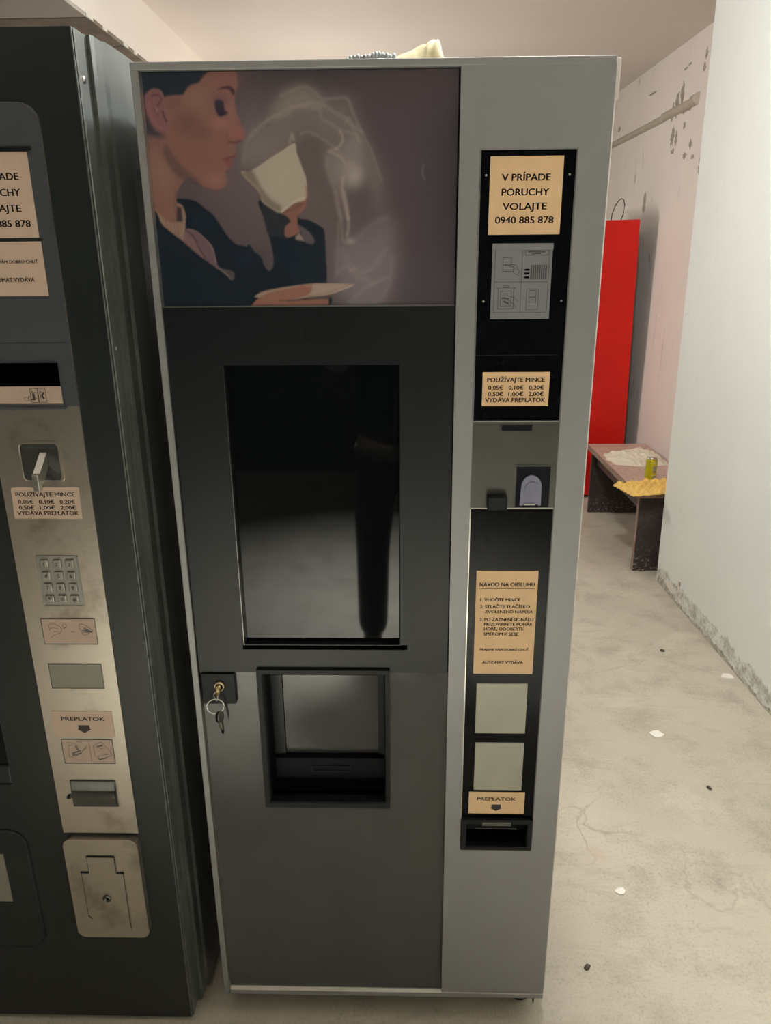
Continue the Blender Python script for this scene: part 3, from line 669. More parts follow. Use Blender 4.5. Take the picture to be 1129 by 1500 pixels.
# stickers on the strip
YS = .0033
sticker(cs, .5022, .6062, 1.5622, 1.6667, YS, [('V PRÍPADE', .5540, 1.6345, .0095, .0690), ('PORUCHY', .5538, 1.6150, .0095, .0675), ('VOLAJTE', .5536, 1.5960, .0095, .0630), ('0940 885 878', .5540, 1.5775, .0095, .0840)], label='square kraft sticker with a phone number')
def four_icons(par):
    x0, x1, z0, z1 = .5097, .5980, 1.4423, 1.5496
    st = obj('instruction_film', MB().prism(rect(x0, x1, z0, z1), 'y', YS, YS+.0006), 'paper_grey', par)
    w_, h_ = x1-x0, z1-z0
    q = lambda u, v: (x0+u*w_, z0+v*h_)
    R_ = lambda a, b_, c, d: [q(a, c), q(b_, c), q(b_, d), q(a, d), q(a, c)]
    S_ = [R_(.05, .95, .09, .93), [q(.5, .09), q(.5, .93)], [q(.05, .5), q(.95, .5)],
          R_(.18, .32, .72, .82), R_(.18, .36, .64, .73), [q(.22, .73), q(.34, .70), q(.42, .66)], [q(.32, .74), q(.40, .72), q(.46, .64), q(.44, .60)], [q(.36, .62), q(.46, .58)],
          R_(.55, .93, .85, .915), R_(.12, .38, .14, .42), R_(.16, .34, .18, .38), [q(.08, .42), q(.42, .42)], [q(.22, .30), q(.36, .22), q(.44, .16)], [q(.24, .33), q(.40, .29), q(.46, .24)], R_(.20, .30, .43, .45),
          R_(.60, .80, .13, .40), R_(.64, .76, .30, .38), R_(.64, .76, .23, .29), [q(.66, .385), q(.76, .385)], [q(.68, .26), q(.73, .25)]]
    bm = bmesh.new(); lines_into(bm, S_, YS-.0002, .0007)
    lines_into(bm, [[q(.60, .895), q(.88, .892)], [q(.66, .87), q(.80, .87)]], YS-.0003, .0016)
    for i in range(4):
        for j in range(3): lines_into(bm, [[q(.555+.04*(i % 2), .56+.05*j), q(.58+.04*(i % 2), .56+.05*j)]], YS-.0003, .0026)
    for i in range(8):
        lines_into(bm, [[q(.66+.035*i, .54), q(.66+.035*i, .72)]], YS-.0003, .0022)
    lines_into(bm, [[q(.19, .285), q(.30, .275)], [q(.22, .24), q(.30, .21)]], YS-.0003, .0022)
    obj('line_drawing', bm, 'paper_grey_line', st)
    b_ = MB(); b_.box(x0-.0006, x1+.0006, YS-.0012, YS+.0003, z1-.0085, z1+.0004, .0003); obj('film_edge', b_, 'paper_grey', st)
    return st
four_icons(cs)
def coin_sticker(par, x0, x1, z0, z1, yf, mt, outline=None, label=None):
    cx = (x0+x1)/2; w_, h_ = x1-x0, z1-z0; T = []
    T.append(('POUŽÍVAJTE MINCE', cx, z0+h_*.715, h_*.135, w_*.86))
    for r_, vals in ((.485, ('0,05€', '0,10€', '0,20€')), (.300, ('0,50€', '1,00€', '2,00€'))):
        for k, s_ in enumerate(vals): T.append((s_, x0+w_*(.20+.305*k), z0+h_*r_, h_*.125, w_*.222))
    T.append(('VYDÁVA PREPLATOK', cx, z0+h_*.115, h_*.135, w_*.90))
    return sticker(par, x0, x1, z0, z1, yf, T, mt, outline=outline, label=label)
coin_sticker(cs, .5014, .6049, 1.3098, 1.3626, YS, 'kraft', label='kraft sticker listing coins from five cents to two euros')
def manual_sticker(par, x0, z0, yf, mt, rows, ztop, label=None):
    T = []; all_ = [('NÁVOD NA OBSLUHU', .006, .1690, .0076, .093), ('1. VHOĎTE MINCE', .008, .1415, .0060, .068), ('2. STLAČTE TLAČÍTKO', .008, .1285, .0060, .085), ('ZVOLENÉHO NÁPOJA', .0165, .1190, .0060, .082),
        ('3. PO ZAZNENÍ SIGNÁLU', .008, .1040, .0060, .092), ('PRIZDVIHNITE POHÁR', .0160, .0950, .0060, .083), ('HORE, ODOBERTE', .0160, .0858, .0060, .068), ('SMEROM K SEBE', .0160, .0762, .0060, .060),
        ('PRAJEME VÁM DOBRÚ CHUŤ', .010, .0465, .0045, .0855), ('AUTOMAT VYDÁVA', .0150, .0205, .0060, .0715)]
    for s_, dx, dz, h_, w_ in all_[rows:]: T.append((s_, x0+dx, z0+dz, h_, w_, 'L'))
    ru = ([[(x0+.006, z0+.1650), (x0+.099, z0+.1650)]], .0008) if rows == 0 else ()
    return sticker(par, x0, x0+.1042, z0, ztop, yf, T, mt, rules=ru, label=label)
manual_sticker(cl, .5022, .8316, YS, 'kraft', 0, 1.0293, 'tall kraft sticker with numbered operating instructions')
def button(x0, x1, z0, z1):
    obj('blank_button', MB().box(x0, x1, .0016, .006, z0, z1, .0012), 'blank_white', cl)
button(.5088, .5996, .7088, .8124); button(.5098, .5994, .5843, .6882)
sticker(cl, .5017, .6065, .5304, .5796, YS-.0012, [('PREPLATOK', .5535, .5603, .0076, .0730)], 'kraft', arrow=(.5535, .5440, .0235, .0150), label='kraft change sticker with a down arrow')
# coin return
b = MB(); b.ring(rect(.4888, .6233, .4484, .5198), rect(.4985, .6135, .4560, .5075), -.003, .02, .002, .05); cr = obj('coin_return', b, 'plastic_black', km)
b = MB(); b.box(.4985, .6135, .045, .052, .456, .5075); b.box(.4985, .6135, .012, .05, .454, .4565); obj('return_cup', b, 'recess_dark', cr)
obj('return_flap', MB().prism([(.006, .5070), (.010, .5070), (.022, .4800), (.018, .4795)], 'x', .5000, .6120), 'plastic_black', cr)
obj('flap_lip', MB().tube([(.5160, -.001, .4985), (.5930, -.001, .4985)], .0016, 8), 'dark_metal', cr)
obj('return_plate', MB().box(.5280, .5830, -.0042, -.002, .5065, .5150, .0006), 'dark_metal', cr)
# feet
for x, y in ((.632, .07), (.055, .09), (.632, .66), (.055, .66)):
    obj('foot', MB().lathe([(.026, 0), (.028, .003), (.028, .022), (.020, .026), (.010, .028), (.010, Z0+.002)], (x, y, 0), 'z', 24), 'rubber', km)
obj('bracket_spike', MB().prism([(.646, Z0+.001), (.6535, Z0+.001), (.6515, Z0-.024)], 'y', .004, .0065), 'dark_metal', km)

# ------------------------------------------------------------------ keys in the lock
kx, ky, kz = .0490, -.0075, .8075
kr = thing('key_ring', (kx, -.012, .80), 'steel ring of keys hanging from the lock of the picture machine', 'keys')
b = MB(); b.box(kx-.003, kx+.003, -.010, -.0062, kz-.004, kz+.004); b.prism(ell(kx-.003, kz-.006, .0050, .0085, 16)[:-1], 'y', -.0118, -.0095); obj('inserted_key', b, 'brass', kr, True)
b = MB(); b.tube([(kx-.006+.0035*math.cos(a), -.0115+.0028*math.sin(2*a), kz-.016+.0085*math.sin(a)) for a in [2*math.pi*k/18 for k in range(18)]], .0011, 6, True); obj('link', b, 'steel', kr, True)
rc = (kx-.0078, -.0135, kz-.0355); RR = .0148
b = MB(); b.tube([(rc[0]+RR*math.cos(a), rc[1]+.003*math.cos(a), rc[2]+RR*math.sin(a)) for a in [2*math.pi*k/40 for k in range(40)]], .0012, 8, True); obj('ring', b, 'steel', kr, True)
def key(dx, dz, ln, rot, yaw, mt):
    bb = MB(); bb.prism(ell(0, -.010, .0095, .011, 20)[:-1], 'y', -.0011, .0011)
    bb.prism([(-.0036, -.018), (.0036, -.018), (.0036, -ln+.004), (0, -ln), (-.0022, -ln+.003), (-.0022, -.036), (-.0036, -.032)], 'y', -.0011, .0011)
    bb.xf(Matrix.Translation((rc[0]+dx, rc[1]-.002, rc[2]-RR+.004+dz)) @ Matrix.Rotation(math.radians(rot), 4, 'Y') @ Matrix.Rotation(math.radians(yaw), 4, 'Z'))
    return obj('key', bb, mt, kr)
key(.004, 0, .046, -8, 68, 'dark_metal'); key(.008, .001, .038, -4, 74, 'steel')

# ------------------------------------------------------------------ left snack machine
YF = -.015
sm = thing('snack_machine', (-.5, .4, 0), 'black snack machine with a steel coin column at the left edge', 'vending machine')
b = MB(); b.ring(rect(-.96, -.0712, .012, 1.8302), rect(-.90, -.3560, .60, 1.62), YF, YF+.022, .001); obj('door', b, 'cab_black', sm)
obj('display_pane', MB().box(-.905, -.350, YF+.006, YF+.012, .595, 1.625), 'dark_glass', sm)
obj('pane_ledge', MB().box(-.90, -.3565, YF+.001, YF+.010, .601, .640, .002), 'cab_black', sm)
obj('door_edge', MB().box(-.0712, -.0690, YF+.0005, YF+.022, .012, 1.8302, .0006), 'cab_side', sm)
obj('door_seal', MB().box(-.0700, -.0680, YF+.003, YF+.020, .012, 1.829), 'rubber', sm)
prof = [(-.0680, YF+.0045), (-.0668, YF+.006), (-.0672, .0190), (-.0652, .0255), (-.0595, .0232), (-.0565, .0290), (-.0565, .0550), (-.0520, .0600), (-.0490, .12), (-.0475, .84), (-.96, .84), (-.96, YF+.022), (-.0700, YF+.022)]
obj('cabinet', MB().prism(prof, 'z', .012, 1.8295), 'cab_side', sm)
obj('rivet', MB().lathe([(.0052, .0), (.0050, .0015), (.003, .003)], (-.0672, .0030, 1.7700), 'x', 14), 'steel', sm, True)
obj('rivet', MB().lathe([(.0030, .0), (.0028, .001), (.001, .002)], (-.0672, .0030, 1.402), 'x', 12), 'steel', sm, True)
for x in (-.9, -.12):
    for y in (.05, .78): obj('foot', MB().lathe([(.025, 0), (.025, .008), (.018, .010), (.018, .014)], (x, y, 0), 'z', 18), 'rubber', sm)
# steel column
X0c, X1c, YC = -.2725, -.1280, YF-.004
def column_outline():
    P = rrect(X0c, X1c, 1.60, 1.7395, .028, 6)
    return [(X0c, .494), (X1c, .494)] + [p for p in P if p[1] > 1.66]
b = MB(); b.prism(column_outline(), 'y', YC, YF+.004); co = obj('coin_column', b, 'stainless', sm)
YL = YC-.0008
def head_outline():
    return [(X0c, 1.3165), (X1c-.0003, 1.3165)] + [p for p in rrect(X0c, X1c-.0003, 1.60, 1.7392, .028, 6) if p[1] > 1.66]
obj('column_head', MB().prism(head_outline(), 'y', YC-.0004, YC+.002), 'head_grey', co)  # upper part of the column, darker and bluer than the steel below
obj('head_seam', MB().box(X0c, X1c-.001, YC-.0007, YC+.001, 1.4125, 1.4135), 'cab_black', co)
obj('shadow_line', MB().box(X0c, -.1445, YC-.0035, YC+.001, 1.6770, 1.6835, .001), 'plastic_black', co)  # black bar stands for the shadow line above the sticker
sticker(co, -.2555, -.1515, 1.5632, 1.6768, YL, [('V PRÍPADE', -.2032, 1.6405, .0098, .0690), ('PORUCHY', -.2032, 1.6195, .0098, .0675), ('VOLAJTE', -.2032, 1.5985, .0098, .0630), ('0940 885 878', -.2032, 1.5780, .0098, .0840)], 'kraft_dim', label='phone number sticker cut by the photo edge')
manual_sticker(co, -.2540, 1.4815, YL, 'kraft_dim', 8, 1.5580, 'lower half of an instruction sticker')
obj('sticker_gap', MB().box(X0c, -.147, YC-.0005, YC+.001, 1.5582, 1.5630), 'cab_black', co)
b = MB(); b.ring(rect(X0c, -.1490, 1.3165, 1.3850), rect(X0c+.003, -.1516, 1.3200, 1.3830), YC-.002, YC+.002, .0012); di = obj('display_frame', b, 'head_grey', co)
obj('display_screen', MB().box(X0c+.003, -.1516, YC-.0004, YC+.001, 1.3470, 1.3830), 'dark_glass', di)
st = obj('display_label', MB().box(X0c+.003, -.1518, YC-.0008, YC+.001, 1.3200, 1.3470), 'label_rose', di)
bm = bmesh.new(); z_ = 1.3225
for x_ in (-.2010, -.1885): lines_into(bm, [[(x_, z_), (x_+.0115, z_), (x_+.0115, z_+.0215), (x_, z_+.0215), (x_, z_)], [(x_+.003, z_+.004), (x_+.003, z_+.017), (x_+.008, z_+.014)], [(x_+.003, z_+.009), (x_+.009, z_+.006)]], YC-.001, .0008)
lines_into(bm, [[(-.1955, z_+.004), (-.1960, z_+.013)], [(-.1810, z_+.006), (-.1830, z_+.011), (-.1800, z_+.015)], [(-.1995, z_+.0045), (-.1975, z_+.0045)]], YC-.0011, .0026)
lines_into(bm, [ell(-.2085, z_+.005, .004, .003), ell(-.2035, z_+.006, .002, .004)], YC-.001, .0006)
obj('line_drawing', bm, 'ink', st)
obj('column_step', MB().box(X0c, -.1460, YC-.004, YC+.001, 1.3115, 1.3165, .0015), 'head_grey', co)
# coin lever in its cup
cup = obj('lever_cup', MB().ring(rrect(-.2385, -.1670, 1.1925, 1.2605, .009), rrect(-.2325, -.1715, 1.1960, 1.2555, .007), YC-.002, YC+.001, .0012), 'stainless', co)
b = MB(); A_ = rrect(-.2325, -.1715, 1.1960, 1.2555, .007); B_ = rrect(-.2240, -.1760, 1.2010, 1.2480, .005)
VA = [b.bm.verts.new((p[0], YC-.0005, p[1])) for p in A_]; VB = [b.bm.verts.new((p[0], YC-.0002, p[1])) for p in B_]
for i in range(len(VA)): b.face([VA[i], VA[(i+1) % len(VA)], VB[(i+1) % len(VA)], VB[i]])
b.face(VB); obj('cup_hollow', b, 'dark_metal', cup)
b = MB(); b.prism([(YC-.038, 1.1990), (YC-.034, 1.2150), (YC-.001, 1.2420), (YC-.001, 1.2200), (YC-.028, 1.1960)], 'x', -.2010, -.1900)
b.box(-.2012, -.1898, YC-.040, YC-.030, 1.1880, 1.2160, .002); obj('coin_lever', b, 'steel', cup)
P = [(-.2597, 1.1308), (-.1480, 1.1300), (-.1465, 1.1838), (-.2535, 1.1838), (-.2580, 1.1815)]
coin_sticker(co, -.2595, -.1470, 1.1304, 1.1838, YL, 'kraft_dim', P, 'coin list sticker under the lever')
# keypad
kp = obj('keypad', MB().ring(rect(-.2360, -.1648, .9720, 1.0646), rect(-.2335, -.1672, .9745, 1.0622), YC-.002, YC+.001, .0009), 'key_grey', co)
obj('keypad_plate', MB().box(-.2335, -.1672, YC-.0006, YC+.001, .9745, 1.0622), 'key_grey', kp)
for r_ in range(4):
    for c_ in range(3):
        cx, cz = -.2225+.0213*c_, 1.0510-.0215*r_
        o = obj('keypad_key', MB().box(cx-.0072, cx+.0072, YC-.0042, YC, cz-.0072, cz+.0072, .0014), 'key_grey', kp)
bm = bmesh.new()
for r_ in range(4):
    for c_ in range(3): text_into(bm, ('123', '456', '789', '*0#')[r_][c_], -.2225+.0213*c_, 1.0510-.0215*r_-.0036, YC-.0044, .0072)
obj('key_numerals', bm, 'ink_soft', kp)
# icon labels and blank window
def plate(name, x0, x1, z0, z1, mt):
    fr = obj(name, MB().ring(rect(x0-.0012, x1+.0012, z0-.0012, z1+.0012), rect(x0, x1, z0, z1), YC-.0014, YC+.001, .0006), 'dark_metal', co)
    obj('plate_face', MB().box(x0, x1, YC-.0006, YC+.001, z0, z1), mt, fr); return fr
fr = plate('icon_plate', -.2450, -.1530, .9000, .9474, 'label_rose')
q = lambda u, v: (-.2450+.092*u, .9000+.0474*v)
bm = bmesh.new()
lines_into(bm, [[q(.12, .78), q(.22, .82), q(.33, .72), q(.36, .60), q(.33, .45), q(.24, .40), q(.16, .32), q(.13, .25)], [q(.14, .60), q(.20, .66), q(.30, .60)], [q(.20, .50), q(.30, .50)], [q(.12, .78), q(.13, .55)],
    ell(*q(.42, .74), .0035, .0038), [q(.38, .62), q(.42, .62), q(.44, .70)], [q(.52, .50), q(.60, .49)],
    [q(.70, .78), q(.76, .82), q(.84, .74), q(.94, .56), q(.94, .48), q(.74, .48), q(.70, .60), q(.70, .78)], [q(.74, .56), q(.93, .52)], [q(.76, .70), q(.86, .60)], [q(.73, .46), q(.78, .36), q(.88, .45)]], YC-.0009, .0008)
lines_into(bm, [[q(.78, .62), q(.90, .52)], [q(.76, .54), q(.92, .49)]], YC-.001, .0022)
obj('line_drawing', bm, 'ink_soft', fr)
plate('blank_window', -.2450, -.1530, .8122, .8594, 'grey_window')
sticker(co, -.2558, -.1455, .7095, .7645, YL, [('PREPLATOK', -.1998, .7445, .0080, .0790)], 'kraft_dim', arrow=(-.2000, .7270, .0270, .0165), label='rose change sticker with a down arrow')
fr = plate('icon_plate', -.2453, -.1530, .6536, .7038, 'label_rose')
q = lambda u, v: (-.2453+.0923*u, .6536+.0502*v)
bm = bmesh.new()
lines_into(bm, [[q(.54, .06), q(.54, .94)], [q(.10, .25), q(.12, .75), q(.22, .80)], [q(.10, .25), q(.25, .30), q(.48, .68)], [q(.10, .88), q(.24, .86), q(.32, .70)], [q(.30, .92), q(.40, .90)], [q(.36, .48), q(.50, .78)],
    [q(.62, .76), q(.78, .92), q(.92, .60), q(.96, .34), q(.70, .14), q(.62, .34), q(.62, .76)], [q(.66, .70), q(.80, .80)], [q(.74, .62), q(.84, .66)], [q(.70, .14), q(.68, .30), q(.92, .40)]], YC-.0009, .0008)
lines_into(bm, [[q(.18, .42), q(.34, .54)], [q(.18, .34), q(.36, .42)], [q(.26, .74), q(.30, .58)], [q(.70, .72), q(.80, .76)], [q(.70, .15), q(.86, .24)]], YC-.001, .0026)
obj('line_drawing', bm, 'ink_soft', fr)
# change flap
ch = obj('change_flap', MB().ring(rect(-.2425, -.1575, .5575, .6150), rect(-.2405, -.1600, .5595, .6120), YC-.003, YC+.001, .0010), 'dark_metal', co)
b = MB(); b.prism([(YC-.002, .6120), (YC-.0005, .6120), (YC-.0005, .5595), (YC-.004, .5600), (YC-.006, .5830), (YC-.016, .5870), (YC-.016, .5890), (YC-.004, .5930)], 'x', -.2405, -.1600); obj('flap_blade', b, 'dark_metal', ch)
obj('flap_tip', MB().box(-.2470, -.2390, YC-.016, YC-.006, .5840, .5900, .002), 'plastic_black', ch)
# cash box
cbx = obj('cash_box', MB().prism(rrect(-.2720, -.1285, .2470, .4880, .017, 6), 'y', YF-.016, YF), 'stainless', sm)
D = [(-.2440, .2720), (-.1630, .2720), (-.1630, .4090), (-.1765, .4090), (-.1765, .4480), (-.2290, .4480), (-.2290, .4090), (-.2440, .4090)]
obj('box_door', MB().prism(D, 'y', YF-.0172, YF-.015), 'stainless', cbx)
bm = bmesh.new()
lines_into(bm, [[(-.1627, .272), (-.1627, .409)], [(-.2293, .409), (-.2293, .449)], [(-.1762, .409), (-.1762, .449)], [(-.2443, .30), (-.2443, .409)]], YF-.0174, .0008)
lines_into(bm, [[(-.2290, .4490), (-.1765, .4490)], [(-.2450, .4105), (-.2310, .4105)], [(-.1745, .4105), (-.1620, .4105)]], YF-.0174, .0036)
lines_into(bm, [[(-.2440, .3040), (-.2370, .2960)]], YF-.0174, .002)
obj('door_gap', bm, 'recess_dark', cbx)
obj('box_lock', MB().lathe([(.0085, YF-.016), (.0085, YF-.0195), (.0070, YF-.0205), (.0050, YF-.0205), (.0045, YF-.0185)], (-.2015, 0, .3480), 'y', 24), 'dark_metal', cbx, True)
obj('key_slot', MB().box(-.2022, -.2008, YF-.0200, YF-.018, .3445, .3515), 'recess_dark', cbx)
# delivery flap
fl = obj('delivery_flap', MB().ring(rrect(-.90, -.3480, .20, .4960, .035, 6), rrect(-.896, -.3530, .204, .4910, .032, 6), YF-.0025, YF+.001, .0012), 'cab_black', sm)
obj('flap_face', MB().prism(rrect(-.896, -.3530, .204, .4910, .032, 6), 'y', YF-.0012, YF+.002), 'cab_black', fl)
obj('flap_plate', MB().prism(rect(-.80, -.4005, .3220, .4390), 'y', YF-.0030, YF), 'grey_window', fl)

# ------------------------------------------------------------------ things lying on the coffee machine
def noise_sheet(name, mt, cx, cy, z, rx, ry, fn, nx=36, ny=26, parent=None):
    b = MB(); G = []
    for j in range(ny+1):
        row = []
        for i in range(nx+1):
            u, v = i/nx*2-1, j/ny*2-1; x, y, h = fn(u, v); row.append(b.bm.verts.new((cx+x*rx, cy+y*ry, z+h)))
        G.append(row)
    for j in range(ny):
        for i in range(nx): b.face([G[j][i], G[j][i+1], G[j+1][i+1], G[j+1][i]])
    bot = [[b.bm.verts.new((v.co.x, v.co.y, max(z, v.co.z-.003))) for v in row] for row in G]
    for j in range(ny):
        for i in range(nx): b.face([bot[j][i], bot[j+1][i], bot[j+1][i+1], bot[j][i+1]])
    edge = [(0, i) for i in range(nx)] + [(j, nx) for j in range(ny)] + [(ny, i) for i in range(nx, 0, -1)] + [(j, 0) for j in range(ny, 0, -1)]
    for (a, b_), (c, d) in zip(edge, edge[1:]+edge[:1]): b.face([G[a][b_], bot[a][b_], bot[c][d], G[c][d]])
    return obj(name, b, mt, parent, True, (cx, cy, z))
ZT = Z1+.002
def roll(u, v):
    # folded cloth: low on the left, rising to a crumpled end on the right
    k = (u+1)/2; top = max(0, 1-abs(v)**2.2)
    h = (.003+.038*k)*top
    if k > .84: h *= 1-((k-.84)/.16)**2.2*.95
    h += .0015*math.sin(9*u+4*v)*top*k+(.002*math.sin(23*u-7*v)*top if k > .7 else 0)
    return u, v*(.55+.45*k)+.1*math.sin(3*u), max(.0005, h)
o = noise_sheet('folded_cloth', 'cloth_yellow', .392, .062, ZT, .045, .034, roll, 44, 24)
tag(o, 'folded yellowish cloth lying on top of the silver machine', 'cloth')
b = MB()
for i in range(14):
    for j in range(7):
        x, y = .300+.0050*i+rg.uniform(-.001, .001), .030+.0075*j+rg.uniform(-.002, .002)
        b.sphere((x, y, ZT+.0070*min(1, (i+1)/6)+.0015*math.sin(i*.9+j)), (.0034, .0046, .0042+.002*rg.random()), 8, 6)
b.box(.296, .366, .026, .080, ZT, ZT+.004)
o = obj('bubble_wrap', b, 'wrap', None, True, (.33, .05, ZT)); tag(o, 'scrap of pale bumpy bubble wrap beside the yellowish cloth', 'bubble wrap')

# ------------------------------------------------------------------ corner behind: locker, bench, cloth, can, tray, trunking
lk = thing('locker', (1.65, 3.95, 0), 'tall narrow red metal locker against the worn wall', 'locker')
SH = Matrix.Translation((1.80, 3.7, 0)) @ Matrix.Rotation(math.radians(-1.3), 4, 'Y') @ Matrix.Translation((-1.80, -3.7, 0)) @ Matrix.Translation((.045, 0, 0))
b = MB(); b.box(1.36, 1.797, 3.712, 4.15, .02, 1.758, .003); b.xf(SH); obj('body', b, 'red_dark', lk)
b = MB(); b.box(1.36, 1.80, 3.70, 3.712, .022, 1.760, .002); b.xf(SH); dr = obj('door', b, 'red', lk)
for z in (1.10, 1.28, 1.46):
    b = MB(); b.box(1.42, 1.74, 3.6985, 3.701, z, z+.004, .0008); b.xf(SH); obj('door_rib', b, 'red', dr)
for x in (1.38, 1.775):
    b = MB(); b.box(x-.015, x+.015, 3.72, 3.76, 0, .03); b.xf(SH); obj('foot', b, 'red_dark', lk)
    b = MB(); b.box(x-.015, x+.015, 4.08, 4.12, 0, .03); b.xf(SH); obj('foot', b, 'red_dark', lk)
b = MB(); b.tube([(1.668, 3.85, 1.755), (1.672, 3.85, 1.80), (1.686, 3.85, 1.845), (1.706, 3.85, 1.876), (1.722, 3.85, 1.888), (1.736, 3.85, 1.880), (1.745, 3.85, 1.850), (1.741, 3.85, 1.80), (1.726, 3.85, 1.755)], .0032, 8)
o = obj('wire_loop', b, 'wire', None, True, (1.70, 3.85, 1.757)); tag(o, 'dark bent wire loop standing on top of the red locker', 'wire')

tb = thing('bench', (1.70, 2.92, 0), 'low dark board bench with a speckled brown top behind the white wall', 'bench')
TX = lambda y: 1.531-.004*(y-2.43)
b = MB(); b.box(1.532, 1.885, 2.395, 3.43, .405, .4375, .0015); obj('top', b, 'table_top', tb)
obj('edge_band', MB().box(1.5295, 1.5325, 2.395, 3.43, .406, .4365), 'table_edge', tb)
obj('edge_band', MB().box(1.532, 1.885, 2.3925, 2.3955, .406, .4365), 'table_edge', tb)
b = MB(); b.box(1.5615, 1.88, 2.432, 2.458, 0, .405, .001); obj('leg', b, 'table_leg', tb)
b = MB(); b.box(1.5535, 1.88, 3.385, 3.411, 0, .405, .001); obj('leg', b, 'table_leg', tb)
obj('leg_edge', MB().box(1.5585, 1.5617, 2.433, 2.457, .002, .404), 'table_edge', tb)
obj('apron', MB().box(1.585, 1.603, 2.458, 3.385, .315, .405), 'table_leg', tb)

def rag(u, v):
    r = max(abs(u), abs(v))**1.5*.6+math.hypot(u, v)*.4; top = max(0, 1-r**2)
    rid = lambda t: (1-abs(math.sin(t)))**1.5
    h = .6*.030*top*(.7+.3*math.sin(2.2*u+.7)) + .62*(.024*rid(3.1*u+1.7*v+.9*math.sin(3*v))+.018*rid(5.7*v-2.9*u+.8+.5*math.sin(4*u))+.013*rid(11*u+6*v+math.sin(5*u))+.009*rid(14*v-8*u))*top**.6
    return u*(1-.12*abs(v))+.03*math.sin(7*v), v*(1-.35*abs(min(u, 0)))+.10*math.sin(2*u)+.02*math.sin(9*u), max(.0012, h)
o = noise_sheet('cleaning_cloth', 'cloth', 1.71, 3.07, .4378, .165, .19, rag, 70, 70); tag(o, 'crumpled cream cloth spread on the brown bench', 'cloth')

cn = thing('drink_can', (1.653, 2.585, .4378), 'yellow drink can standing between the cloth and yellow tray', 'can')
c0 = (1.653, 2.585, .4378)
obj('body', MB().lathe([(.022, 0), (.026, .003), (.0285, .010), (.0285, .112), (.027, .118)], c0, 'z', 32), 'can', cn, True)
obj('lid', MB().lathe([(.027, .1178), (.0245, .124), (.0250, .1262), (.0235, .1262), (.0225, .1235), (.001, .1235)], c0, 'z', 32), 'can_metal', cn, True)
obj('pull_tab', MB().prism(ell(c0[0], c0[1]-.004, .006, .010, 14)[:-1], 'z', c0[2]+.1236, c0[2]+.1252), 'can_metal', cn)
def wrap(name, a0, a1, z0, z1, mt):
    bb = MB(); n = 10; A, B = [], []
    for k in range(n+1):
        a = math.radians(a0+(a1-a0)*k/n); x, y = c0[0]+.02875*math.cos(a), c0[1]+.02875*math.sin(a)
        A.append(bb.bm.verts.new((x, y, c0[2]+z0))); B.append(bb.bm.verts.new((x, y, c0[2]+z1)))
    for k in range(n): bb.face([A[k], A[k+1], B[k+1], B[k]])
    return obj(name, bb, mt, cn, True)
wrap('print_patch', 268, 315, .052, .088, 'can_grey'); wrap('print_patch', 270, 318, .016, .036, 'can_grey'); wrap('print_patch', 262, 322, .0375, .040, 'can_white'); wrap('print_patch', 262, 322, .101, .105, 'can_white')
wrap('print_patch', 272, 300, .066, .070, 'can_white')

def egg_tray():
    b = MB(); nx, ny = 60, 40; Lx, Ly = .30, .20; G = []
    for j in range(ny+1):
        row = []
        for i in range(nx+1):
            u, v = i/nx, j/ny; x, y = (u-.5)*Lx, (v-.5)*Ly
            h = .017+.013*math.cos(u*2*math.pi*6)*math.cos(v*2*math.pi*4)+.004*math.sin(31*u+11*v)+.003*math.sin(17*v-23*u)
            e = min(u, 1-u, v, 1-v); h = .004+(h-.004)*min(1, e/.05)
            row.append(b.bm.verts.new((x+.003*math.sin(40*v), y+.003*math.sin(37*u), h)))
        G.append(row)
    for j in range(ny):
        for i in range(nx): b.face([G[j][i], G[j][i+1], G[j+1][i+1], G[j+1][i]])
    bot = [[b.bm.verts.new((v.co.x, v.co.y, max(0, v.co.z-.003) if 0 < jj < ny and 0 < ii < nx else 0)) for ii, v in enumerate(row)] for jj, row in enumerate(G)]
    for j in range(ny):
        for i in range(nx): b.face([bot[j][i], bot[j+1][i], bot[j+1][i+1], bot[j][i+1]])
    edge = [(0, i) for i in range(nx)] + [(j, nx) for j in range(ny)] + [(ny, i) for i in range(nx, 0, -1)] + [(j, 0) for j in range(ny, 0, -1)]
    for (a, b_), (c, d) in zip(edge, edge[1:]+edge[:1]): b.face([G[a][b_], bot[a][b_], bot[c][d], G[c][d]])
    b.xf(Matrix.Translation((1.61, 2.445, .4385)) @ Matrix.Rotation(math.radians(14), 4, 'Z'))
    o = obj('egg_tray', b, 'tray', None, True, (1.61, 2.445, .4385))
    return tag(o, 'yellow moulded egg tray overhanging the front end of the brown bench', 'egg tray')
egg_tray()

tk = thing('cable_trunking', (WX(3.8), 3.8, 2.32), 'beige cable trunking running along the worn wall above the red locker', 'trunking')
def trunk(y0, y1, zc, hh, dd, name):
    bb = MB(); P0, P1 = [], []
    for k in range(9):
        a = math.pi*k/8; P0.append((-dd*math.sin(a), hh*math.cos(a)))
    A = [bb.bm.verts.new((WX(y0)+p[0], y0, zc+p[1])) for p in P0]; B = [bb.bm.verts.new((WX(y1)+p[0], y1, zc+p[1])) for p in P0]
    for k in range(8): bb.face([A[k], A[k+1], B[k+1], B[k]])
    bb.face([A[0], A[8], B[8], B[0]]); bb.face(A[::-1]); bb.face(B)
    return obj(name, bb, 'trunking', tk)
trunk(3.78, 5.4, 2.320, .021, .022, 'channel'); trunk(3.32, 3.78, 2.326, .024, .030, 'cover'); trunk(3.275, 3.325, 2.331, .029, .036, 'end_cap')

